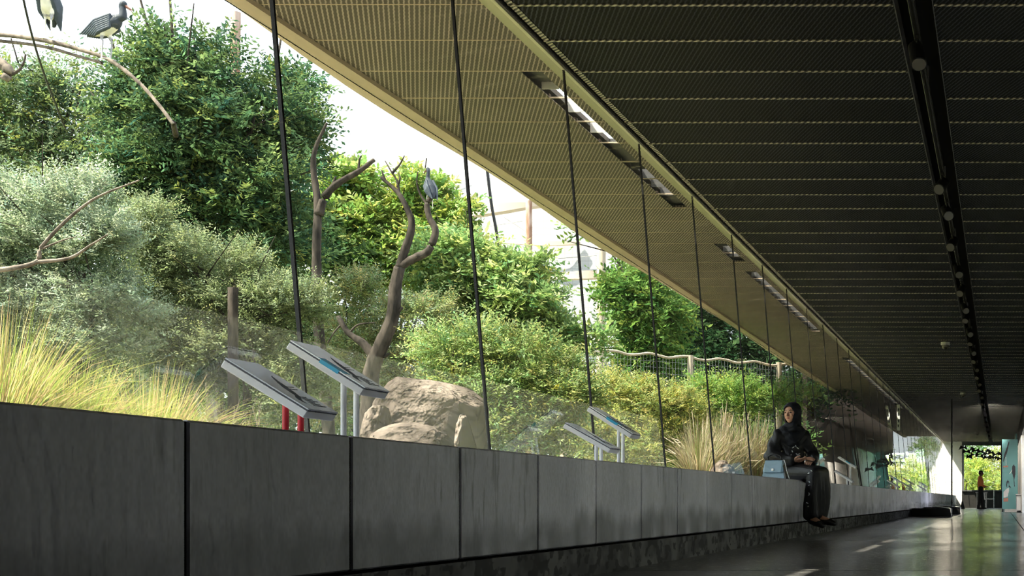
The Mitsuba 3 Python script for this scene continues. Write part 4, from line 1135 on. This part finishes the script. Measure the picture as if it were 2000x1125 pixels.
cn = thing('floor_cone', 'small black floor cone by the end of the bench', 'cone')
S('cone', trimesh.creation.revolve(np.array([(0, 0), (0.10, 0), (0.10, 0.03), (0.03, 0.34), (0.012, 0.36), (0, 0.36)]), sections=20, transform=trimesh.transformations.translation_matrix((-1.72, 65.0, 0))), M['black_metal'], cn, smooth=40)
S('foot', box(-1.84, -1.60, 64.88, 65.12, 0, 0.015), M['black_metal'], cn)
for k_, (y_, xe) in enumerate(((35.6, -1.22), (41.2, -1.14))):
    t_ = thing('step_stool', ('nearer' if k_ == 0 else 'farther') + ' low dark step with pale metal edges against the bench', 'step', 'low steps against the bench')
    S('tread', box(-2.18, xe, y_, y_ + 0.7, 0.0, 0.20, 0.01), M['black_metal'], t_)
    S('edge_trim', cat_([tube([(-1.75, y_ - 0.01, 0.27), (xe - 0.02, y_ - 0.01, 0.2), (xe + 0.01, y_ - 0.01, 0.0)], 0.012, sides=6, n=1)]), M['white_metal'], t_)
nt = thing('glass_notice', 'narrow white notice hung before the glass near the far end', 'sign')
S('plate', box(-2.74, -2.66, 38.3, 38.34, 2.23, 2.92, 0.004), M['white_metal'], nt)
S('bracket', box(-2.80, -2.70, 38.31, 38.33, 2.90, 2.94), M['black_metal'], nt)
S('marks', cat_([box(-2.72, -2.68, 38.297, 38.302, z_, z_ + 0.07) for z_ in (2.32, 2.45, 2.62, 2.75)]), M['sign_ink'], nt)

# ================================================================== people
def rotz(v, a):
    c, s = math.cos(a), math.sin(a)
    return np.asarray(v, float) @ np.array([[c, s, 0], [-s, c, 0], [0, 0, 1]])


def union_to_mesh(parts, length, it):
    return fuse(parts, length, it)


def hand_parts(wrist, d, up, s=1.0, curl=0.5, thumb=1):
    """palm, four bent fingers of unequal length and a thumb leaving the side of the palm; d: towards the fingertips, up: back of the hand"""
    d = np.asarray(d, float) / np.linalg.norm(d)
    up = np.asarray(up, float) - d * np.dot(up, d); up /= np.linalg.norm(up)
    sd = np.cross(d, up) * thumb
    w = np.asarray(wrist, float)
    out = [hull_of([(w, 0.021 * s), (w + d * 0.03 * s + sd * 0.02 * s, 0.014 * s), (w + d * 0.03 * s - sd * 0.022 * s, 0.014 * s), (w + d * 0.085 * s + sd * 0.028 * s, 0.0125 * s), (w + d * 0.08 * s - sd * 0.03 * s, 0.0115 * s)])]
    for off, ln in ((0.028, 0.072), (0.009, 0.08), (-0.011, 0.075), (-0.029, 0.058)):
        b = w + d * 0.082 * s + sd * off * s
        pts, dirn = [(b, 0.0098 * s)], d.copy()
        for seg, rr in ((0.45, 0.0092), (0.32, 0.0084), (0.25, 0.0072)):
            dirn = dirn - up * curl * 0.8
            dirn /= np.linalg.norm(dirn)
            b = b + dirn * ln * seg * s
            pts.append((b, rr * s))
        out += chain(pts, 10)
    t0 = w + d * 0.028 * s + sd * 0.026 * s
    t1 = t0 + (d * 0.6 + sd * 0.75 - up * 0.25) * 0.036 * s
    t2 = t1 + (d * 0.95 + sd * 0.2 - up * 0.3) * 0.03 * s
    out += chain([(t0, 0.013 * s), (t1, 0.0105 * s), (t2, 0.008 * s)], 10)
    return out


def head_parts(c, f, s=1.0):
    """skull, jaw, nose and ears about the centre c, looking along f"""
    f = np.array([f[0], f[1], 0.0]); f /= np.linalg.norm(f)
    r = np.cross(f, [0, 0, 1.0])
    z = np.array([0, 0, 1.0])
    pt = lambda a, b, h: np.asarray(c) + (f * a + r * b + z * h) * s
    out = [hull_of([(pt(-0.02, 0, 0.03), 0.082 * s), (pt(0.025, 0, 0.02), 0.07 * s), (pt(0.035, 0.02, -0.04), 0.045 * s), (pt(0.035, -0.02, -0.04), 0.045 * s), (pt(0.055, 0, -0.085), 0.024 * s)], 20)]
    out.append(hull_of([(pt(0.088, 0, 0.015), 0.007 * s), (pt(0.112, 0, -0.025), 0.0095 * s), (pt(0.088, 0.012, -0.03), 0.007 * s), (pt(0.088, -0.012, -0.03), 0.007 * s)], 10))
    for sg in (-1, 1):
        out.append(hull_of([(pt(-0.01, 0.078 * sg, 0.015), 0.012 * s), (pt(-0.015, 0.08 * sg, -0.02), 0.009 * s)], 8))
        out.append(hull_of([(pt(0.066, 0.034 * sg, -0.025), 0.021 * s), (pt(0.05, 0.04 * sg, -0.018), 0.022 * s)], 10))    # cheeks
    return out, pt


def face_features(parent, pt, s=1.0, brow='eye_dark'):
    for sg in (-1, 1):
        e = trimesh.creation.icosphere(subdivisions=2, radius=0.012 * s)
        e.vertices = e.vertices * [1, 1, 0.6] + pt(0.083, 0.031 * sg, 0.008)
        S('eye', e, M['eye_dark'], parent, smooth=True)
        b = fuse([hull_of([(pt(0.092, 0.014 * sg, 0.028), 0.0025 * s), (pt(0.088, 0.034 * sg, 0.034), 0.003 * s)], 8), hull_of([(pt(0.088, 0.034 * sg, 0.034), 0.003 * s), (pt(0.072, 0.052 * sg, 0.026), 0.002 * s)], 8)], 0.02, 0)
        S('eyebrow', b, M[brow], parent)
    l = fuse([hull_of([(pt(0.090, 0.0, -0.053), 0.0045 * s), (pt(0.080, 0.019, -0.055), 0.0022 * s)], 8), hull_of([(pt(0.090, 0.0, -0.053), 0.0045 * s), (pt(0.080, -0.019, -0.055), 0.0022 * s)], 8),
              hull_of([(pt(0.087, 0.008, -0.060), 0.0042 * s), (pt(0.087, -0.008, -0.060), 0.0042 * s)], 8)], 0.02, 0)
    S('lips', l, M['lips'], parent)


# ------------------------------------------------------------------ the seated woman
wm = thing('person', 'woman in a black abaya and hijab sitting on the bench beside a handbag, looking aside', 'person')
O = np.array([-2.37, 16.42, 0.626])
F = np.array([0.60, -0.80, 0.0])                       # the way her trunk faces
Rr = np.array([-0.80, -0.60, 0.0])                     # her right
Z = np.array([0, 0, 1.0])
K = lambda f, r, z: O + F * f + Rr * r + Z * z
head_c = K(0.05, 0.02, 0.755)
look = np.array([-0.34, -0.94, 0.0])
hp, hpt = head_parts(head_c, look, 1.0)
HL, HR = K(0.30, -0.085, 0.20), K(0.27, 0.03, 0.175)   # wrists
# both hands meet over the lap: the right one palm up, the left one closing a phone
dR, dL = (Rr * -0.95 + F * 0.35 - Z * 0.05), (Rr * 0.75 + F * 0.55 - Z * 0.25)
WR, WL = K(0.235, 0.115, 0.228), K(0.24, -0.15, 0.250)
knee_r, knee_l = np.array([-2.065, 16.02, 0.70]), np.array([-1.995, 16.26, 0.705])
ank_r, ank_l = np.array([-2.06, 15.99, 0.195]), np.array([-2.005, 16.10, 0.21])
hip_r, hip_l = K(0.02, 0.09, 0.09), K(0.02, -0.09, 0.09)
sh_r, sh_l = K(0.0, 0.17, 0.51), K(0.0, -0.17, 0.51)
el_r, el_l = K(0.02, 0.265, 0.265), K(0.03, -0.255, 0.275)
bp = list(hp)
bp += chain([(K(0.03, 0.01, 0.69), 0.05), (K(0.0, 0, 0.56), 0.056), (K(0.0, 0, 0.45), 0.11), (K(0.0, 0, 0.27), 0.10), (K(0.0, 0, 0.10), 0.115)])
bp += [hull_of([(sh_r, 0.05), (sh_l, 0.05), (K(0, 0, 0.42), 0.1)])]
for a, b, c in ((sh_r, el_r, WR), (sh_l, el_l, WL)):
    bp += chain([(a, 0.046), (b, 0.038), (c, 0.024)])
for a, b, c in ((hip_r, knee_r, ank_r), (hip_l, knee_l, ank_l)):
    bp += chain([(a, 0.08), (b, 0.045), (b * 0.6 + c * 0.4, 0.038), (c, 0.032)])
bp += hand_parts(WR, dR, F * 0.5 - Z * 0.85, 1.0, 0.35, -1)
bp += hand_parts(WL, dL, Z * 0.85 + F * 0.5, 1.0, 0.55, 1)
toe_r, toe_l = np.array([0.11, -0.16, -0.06]), np.array([0.155, -0.08, -0.055])
for a, tt in ((ank_r, toe_r), (ank_l, toe_l)):
    bp += [hull_of([(a - tt * 0.25 - Z * 0.03, 0.034), (a, 0.036), (a + tt * 0.75 + Z * 0.0, 0.03), (a + tt * 1.0, 0.024)])]
S('body', fuse(bp, 0.012, 6), M['skin'], wm, smooth=True)
face_features(wm, hpt)

# abaya: loose trunk, wide sleeves, skirt falling from the knees
ab = []
ab += chain([(K(-0.02, 0, 0.50), 0.105), (K(-0.01, 0, 0.38), 0.135), (K(0.0, 0, 0.24), 0.15), (K(0.0, 0, 0.135), 0.15)], 20)
ab += [hull_of([(sh_r + Z * 0.0, 0.058), (sh_l, 0.058), (K(-0.02, 0, 0.36), 0.13), (K(0, 0, 0.55), 0.075)], 20)]
for a, b, c in ((sh_r, el_r, WR), (sh_l, el_l, WL)):
    cuff = c + (b - c) * 0.05
    ab += [hull_of([(a, 0.06), (b, 0.078), ((a + b) / 2 - Z * 0.02, 0.078)], 18), hull_of([(b, 0.078), (cuff, 0.047), (cuff - Z * 0.035, 0.038), (b - Z * 0.07, 0.05)], 18)]
ab += [hull_of([(hip_r, 0.12), (hip_l, 0.12), (knee_r, 0.072), (knee_l, 0.074)], 20)]
hem_r, hem_l = np.array([-2.075, 16.0, 0.25]), np.array([-2.005, 16.14, 0.255])
ab += [hull_of([(knee_r, 0.070), (knee_l, 0.072), (knee_l + [0.02, 0, -0.16], 0.07), (hem_r + [-0.02, -0.02, 0], 0.062), (hem_l + [0.0, 0.03, 0], 0.066), (hem_r + [-0.03, 0.05, 0.02], 0.055)], 20)]
abm = m3.Manifold.batch_boolean(ab, m3.OpType.Add).refine_to_length(0.018)
qm = abm.to_mesh()
am = trimesh.Trimesh(qm.vert_properties[:, :3], qm.tri_verts, process=True)
trimesh.smoothing.filter_taubin(am, lamb=0.5, nu=0.53, iterations=14)
vn = am.vertex_normals
v_ = am.vertices.copy()
ang_ = np.arctan2(v_[:, 1] - 16.1, v_[:, 0] + 2.04)
fold = (0.006 + 0.014 * np.sin(ang_ * 8 + v_[:, 2] * 5)) * np.clip((0.70 - v_[:, 2]) / 0.25, 0, 1)
fold = fold + 0.009 * np.sin((v_ - O) @ F * 42 + v_[:, 2] * 38) * np.clip((v_[:, 2] - 0.80) / 0.1, 0, 1)
fold = fold + 0.012 * (meshkit.fbm(v_ * 9, 3, 4) - 0.5)
am.vertices = v_ + vn * fold[:, None]
S('abaya', am, M['cloth_black'], wm, smooth=True, label='loose black abaya with wide sleeves')
# hijab: hood with a face opening, wound round the neck and falling on the chest
fz = lambda a, b, h: hpt(a, b, h)
hood = hull_of([(fz(-0.03, 0, 0.035), 0.098), (fz(0.018, 0, 0.04), 0.084), (fz(0.0, 0, -0.05), 0.088), (fz(-0.05, 0.0, -0.08), 0.085)], 28)
opening = hull_of([(fz(0.10, 0, 0.025), 0.058), (fz(0.11, 0, -0.06), 0.05), (fz(0.22, 0, -0.01), 0.1)], 28)
hood = hood - opening - hull_of([(fz(-0.01, 0, 0.03), 0.083), (fz(0.06, 0, 0.0), 0.066), (fz(0.06, 0, -0.06), 0.05)], 24)
wrap = chain([(fz(-0.05, 0, -0.10), 0.088), (K(0.0, 0.0, 0.58), 0.10)], 22)
wrap += [hull_of([(fz(0.03, 0.03, -0.155), 0.05), (fz(0.03, -0.04, -0.155), 0.05), (K(0.03, 0.05, 0.565), 0.075), (K(0.03, -0.06, 0.565), 0.075)], 20)]
wrap += [hull_of([(K(0.02, 0.09, 0.55), 0.075), (K(0.02, -0.09, 0.55), 0.075), (K(0.075, 0.03, 0.44), 0.075), (K(0.0, 0, 0.5), 0.10)], 20)]
wrap += [hull_of([(K(0.085, 0.055, 0.50), 0.05), (K(0.095, -0.02, 0.42), 0.045)], 16)]
hj = m3.Manifold.batch_boolean([hood] + wrap, m3.OpType.Add) - opening
hj = hj.refine_to_length(0.012).to_mesh()
hm = trimesh.Trimesh(hj.vert_properties[:, :3], hj.tri_verts, process=True)
trimesh.smoothing.filter_taubin(hm, lamb=0.5, nu=0.53, iterations=8)
dd_ = hm.vertices - K(0.03, 0, 0.58)
hm.vertices = hm.vertices + hm.vertex_normals * (0.004 * np.sin(dd_[:, 2] * 85 + (dd_ @ Rr) * 40 + 3 * meshkit.noise(hm.vertices * 8, 2)) * np.clip((0.72 - (hm.vertices[:, 2] - 0.626)) / 0.1, 0, 1))[:, None]
S('hijab', hm, M['hijab_cloth'], wm, smooth=True, label='dark navy hijab wound round head and neck')
# silver embroidery down the front and on the skirt
from scipy.spatial import cKDTree
tree = cKDTree(am.vertices)
an = am.vertex_normals


def stitch(p, ang, ln=0.03, wd=0.008):
    _, i_ = tree.query(p)
    c_, n_ = am.vertices[i_], an[i_]
    a_ = np.cross(n_, [math.cos(ang), 0.3, math.sin(ang)]); a_ /= np.linalg.norm(a_)
    b_ = np.cross(n_, a_)
    t_ = np.linspace(0, 2 * np.pi, 9)[:-1]
    ring = c_ + n_ * 0.009 + np.cos(t_)[:, None] * a_ * ln / 2 + np.sin(t_)[:, None] * b_ * wd / 2
    return trimesh.convex.convex_hull(np.vstack([ring, ring - n_ * 0.012]))


em = []
for (f_, r_, z_, a_) in ((0.2, 0.075, 0.36, 0.5), (0.2, 0.05, 0.375, 2.4), (0.2, 0.02, 0.385, 0.6), (0.2, -0.03, 0.365, 1.2), (0.2, 0.09, 0.335, 2.2), (0.2, 0.012, 0.315, 0.9), (0.2, -0.02, 0.32, 2.1), (0.2, 0.0, 0.295, 1.4), (0.2, -0.025, 0.30, 0.5),
                         (0.2, -0.015, 0.255, 1.5), (0.2, -0.02, 0.235, 1.2)):
    em.append(stitch(K(f_, r_, z_), a_))
for (x_, y_, z_, a_) in ((-2.13, 15.9, 0.60, 0.6), (-2.135, 15.9, 0.57, 2.0), (-2.135, 15.9, 0.49, 0.7), (-2.14, 15.9, 0.46, 2.2), (-2.14, 15.9, 0.38, 1.0), (-2.12, 15.9, 0.35, 2.4), (-2.09, 15.9, 0.74, 0.8), (-2.14, 15.9, 0.71, 1.8)):
    em.append(stitch(np.array([x_, y_, z_]), a_, 0.026, 0.009))
for m_ in em:
    S('embroidery_leaf', m_, M['silver'], wm)
for a, tt in ((ank_r, toe_r), (ank_l, toe_l)):
    u_ = tt / np.linalg.norm(tt)
    shoe = fuse([hull_of([(a - tt * 0.28 - Z * 0.036, 0.038), (a + tt * 0.2 - Z * 0.025, 0.039), (a + tt * 0.8 - Z * 0.004, 0.036), (a + tt * 1.1 - Z * 0.004, 0.025)], 16)], 0.014, 4)
    S('shoe', shoe, M['satin_black'], wm, smooth=True)
ph = box(-0.035, 0.035, -0.07, 0.07, -0.004, 0.004, 0.0025)
pc = WL + dL / np.linalg.norm(dL) * 0.095 - Z * 0.012 + F * 0.01
ph.vertices = ph.vertices[:, :1] * F + ph.vertices[:, 1:2] * (Rr * 0.85 + Z * 0.1) + ph.vertices[:, 2:] * (Z * 0.95 - F * 0.3) + pc
S('phone', ph, M['satin_black'], None, label="black phone held in the seated woman's left hand", cat='phone')

# ------------------------------------------------------------------ handbag
hb = thing('handbag', 'blue-grey leather handbag with a flap and top handle beside the woman', 'bag')
bx, by, bz = -2.44, 15.72, 0.628


def bagp(pts):
    return np.array(pts) + [bx, by, bz]


yaw_b = -0.25


def bb(m_):
    m_.vertices = rotz(m_.vertices, yaw_b) + [bx, by, bz]
    return m_


body = trimesh.convex.convex_hull(np.array([(-0.13, -0.065, 0.012), (0.13, -0.065, 0.012), (0.13, 0.065, 0.012), (-0.13, 0.065, 0.012), (-0.125, -0.055, 0.0), (0.125, -0.055, 0.0), (0.125, 0.055, 0.0), (-0.125, 0.055, 0.0),
                                            (-0.095, -0.032, 0.195), (0.095, -0.032, 0.195), (0.095, 0.032, 0.195), (-0.095, 0.032, 0.195), (-0.088, -0.02, 0.205), (0.088, -0.02, 0.205), (0.088, 0.02, 0.205), (-0.088, 0.02, 0.205)]))
S('body', bb(body), M['bag_leather'], hb)
flap = trimesh.convex.convex_hull(np.array([(-0.098, -0.034, 0.208), (0.098, -0.034, 0.208), (-0.098, 0.03, 0.210), (0.098, 0.03, 0.210), (-0.12, -0.062, 0.085), (0.12, -0.062, 0.085), (-0.10, -0.068, 0.07), (0.10, -0.068, 0.07), (-0.095, -0.075, 0.08), (0.095, -0.075, 0.08), (-0.098, -0.046, 0.2), (0.098, -0.046, 0.2)]))
S('flap', bb(flap), M['bag_leather'], hb)
S('clasp', bb(box(-0.014, 0.014, -0.082, -0.068, 0.092, 0.118, 0.002)), M['silver'], hb)
S('handle', bb(tube([(-0.07, -0.02, 0.205), (-0.075, -0.02, 0.245), (-0.03, -0.02, 0.268), (0.03, -0.02, 0.268), (0.075, -0.02, 0.245), (0.07, -0.02, 0.205)], 0.009, sides=8)), M['cloth_black'], hb, smooth=True)
S('gusset', bb(trimesh.convex.convex_hull(np.array([(0.095, -0.034, 0.2), (0.095, 0.034, 0.2), (0.15, -0.06, 0.004), (0.15, 0.06, 0.004), (0.125, -0.06, 0.004), (0.125, 0.06, 0.004)]))), M['satin_black'], hb)
S('strap', bb(tube([(0.09, -0.01, 0.205), (0.13, -0.05, 0.20), (0.17, -0.09, 0.10), (0.205, -0.10, 0.008)], 0.006, sides=7)), M['wood_edge'], hb, smooth=True)
S('papers', cat_([box(-2.58, -2.40, 15.28, 15.50, 0.6265, 0.630), box(-2.56, -2.42, 15.31, 15.47, 0.630, 0.634)]), M['white_metal'], None, label='small stack of white papers lying on the bench in front of the handbag', cat='papers')

# ------------------------------------------------------------------ the man at the far end
mn = thing('person', 'distant man in an orange shirt and dark trousers standing before the end window', 'person')
G = np.array([-0.90, 64.6, 0.0])
k3 = lambda x, y, z: G + np.array([x, y, z])           # he faces +x
mh, mpt = head_parts(k3(0.02, 0, 1.58), (1, 0.1), 1.0)
bp = list(mh) + chain([(k3(0.0, 0, 1.50), 0.055), (k3(-0.02, 0, 1.40), 0.06), (k3(-0.01, 0, 1.22), 0.12), (k3(0, 0, 1.02), 0.11), (k3(0, 0, 0.92), 0.12)])
bp += [hull_of([(k3(-0.02, -0.18, 1.38), 0.05), (k3(-0.02, 0.18, 1.38), 0.05), (k3(0, 0, 1.2), 0.11)])]
legs = (((0, -0.09, 0.88), (-0.02, -0.1, 0.48), (-0.10, -0.1, 0.08)), ((0, 0.09, 0.88), (0.07, 0.1, 0.48), (0.08, 0.1, 0.08)))
for a, b, c in legs:
    bp += chain([(k3(*a), 0.085), (k3(*b), 0.056), (k3(*c), 0.036)])
    bp += [hull_of([(k3(*c) - [0.03, 0, 0.045], 0.034), (k3(*c) + [0.13, 0, -0.05], 0.028)])]
arms = (((-0.02, -0.2, 1.37), (-0.02, -0.24, 1.08), (0.22, -0.2, 1.0)), ((-0.02, 0.2, 1.37), (-0.05, 0.24, 1.08), (0.17, 0.2, 0.96)))
for a, b, c in arms:
    bp += chain([(k3(*a), 0.048), (k3(*b), 0.038), (k3(*c), 0.026)])
    bp += hand_parts(k3(*c), (1, 0.1, -0.1), (0, 0, 1), 1.0, 0.4, 1)
S('body', fuse(bp, 0.02, 6), M['skin_dark'], mn, smooth=True)
face_features(mn, mpt)
hair = hull_of([(mpt(-0.03, 0, 0.04), 0.088), (mpt(0.01, 0, 0.06), 0.072), (mpt(-0.05, 0, 0.0), 0.07)], 16) - hull_of([(mpt(0.12, 0, 0.0), 0.07), (mpt(0.1, 0, -0.08), 0.08)], 16)
hq = hair.to_mesh()
S('hair', trimesh.Trimesh(hq.vert_properties[:, :3], hq.tri_verts), M['eye_dark'], mn, smooth=40)
sp_ = chain([(k3(-0.02, 0, 1.38), 0.10), (k3(-0.01, 0, 1.2), 0.14), (k3(0, 0, 1.0), 0.13), (k3(0, 0, 0.90), 0.135)])
sp_ += [hull_of([(k3(-0.02, -0.18, 1.375), 0.065), (k3(-0.02, 0.18, 1.375), 0.065), (k3(0, 0, 1.2), 0.125)])]
for a, b, c in arms:
    a, b, c = map(np.array, (a, b, c))
    sp_ += chain([(k3(*a), 0.064), (k3(*b), 0.054), (k3(*(b + (c - b) * 0.8)), 0.04)])
S('shirt', fuse(sp_, 0.03, 6), M['orange_cloth'], mn, smooth=True)
tp = [hull_of([(k3(0, -0.07, 0.92), 0.11), (k3(0, 0.07, 0.92), 0.11)])]
for a, b, c in legs:
    tp += chain([(k3(*a), 0.105), (k3(*b), 0.078), (k3(*c) + [0, 0, 0.02], 0.064)])
S('trousers', fuse(tp, 0.03, 6), M['dark_cloth'], mn, smooth=True)
for a, b, c in legs:
    S('shoe', fuse([hull_of([(k3(*c) - [0.04, 0, 0.042], 0.037), (k3(*c) + [0.15, 0, -0.05], 0.03)])], 0.03, 2), M['dark_cloth'], mn, smooth=True)
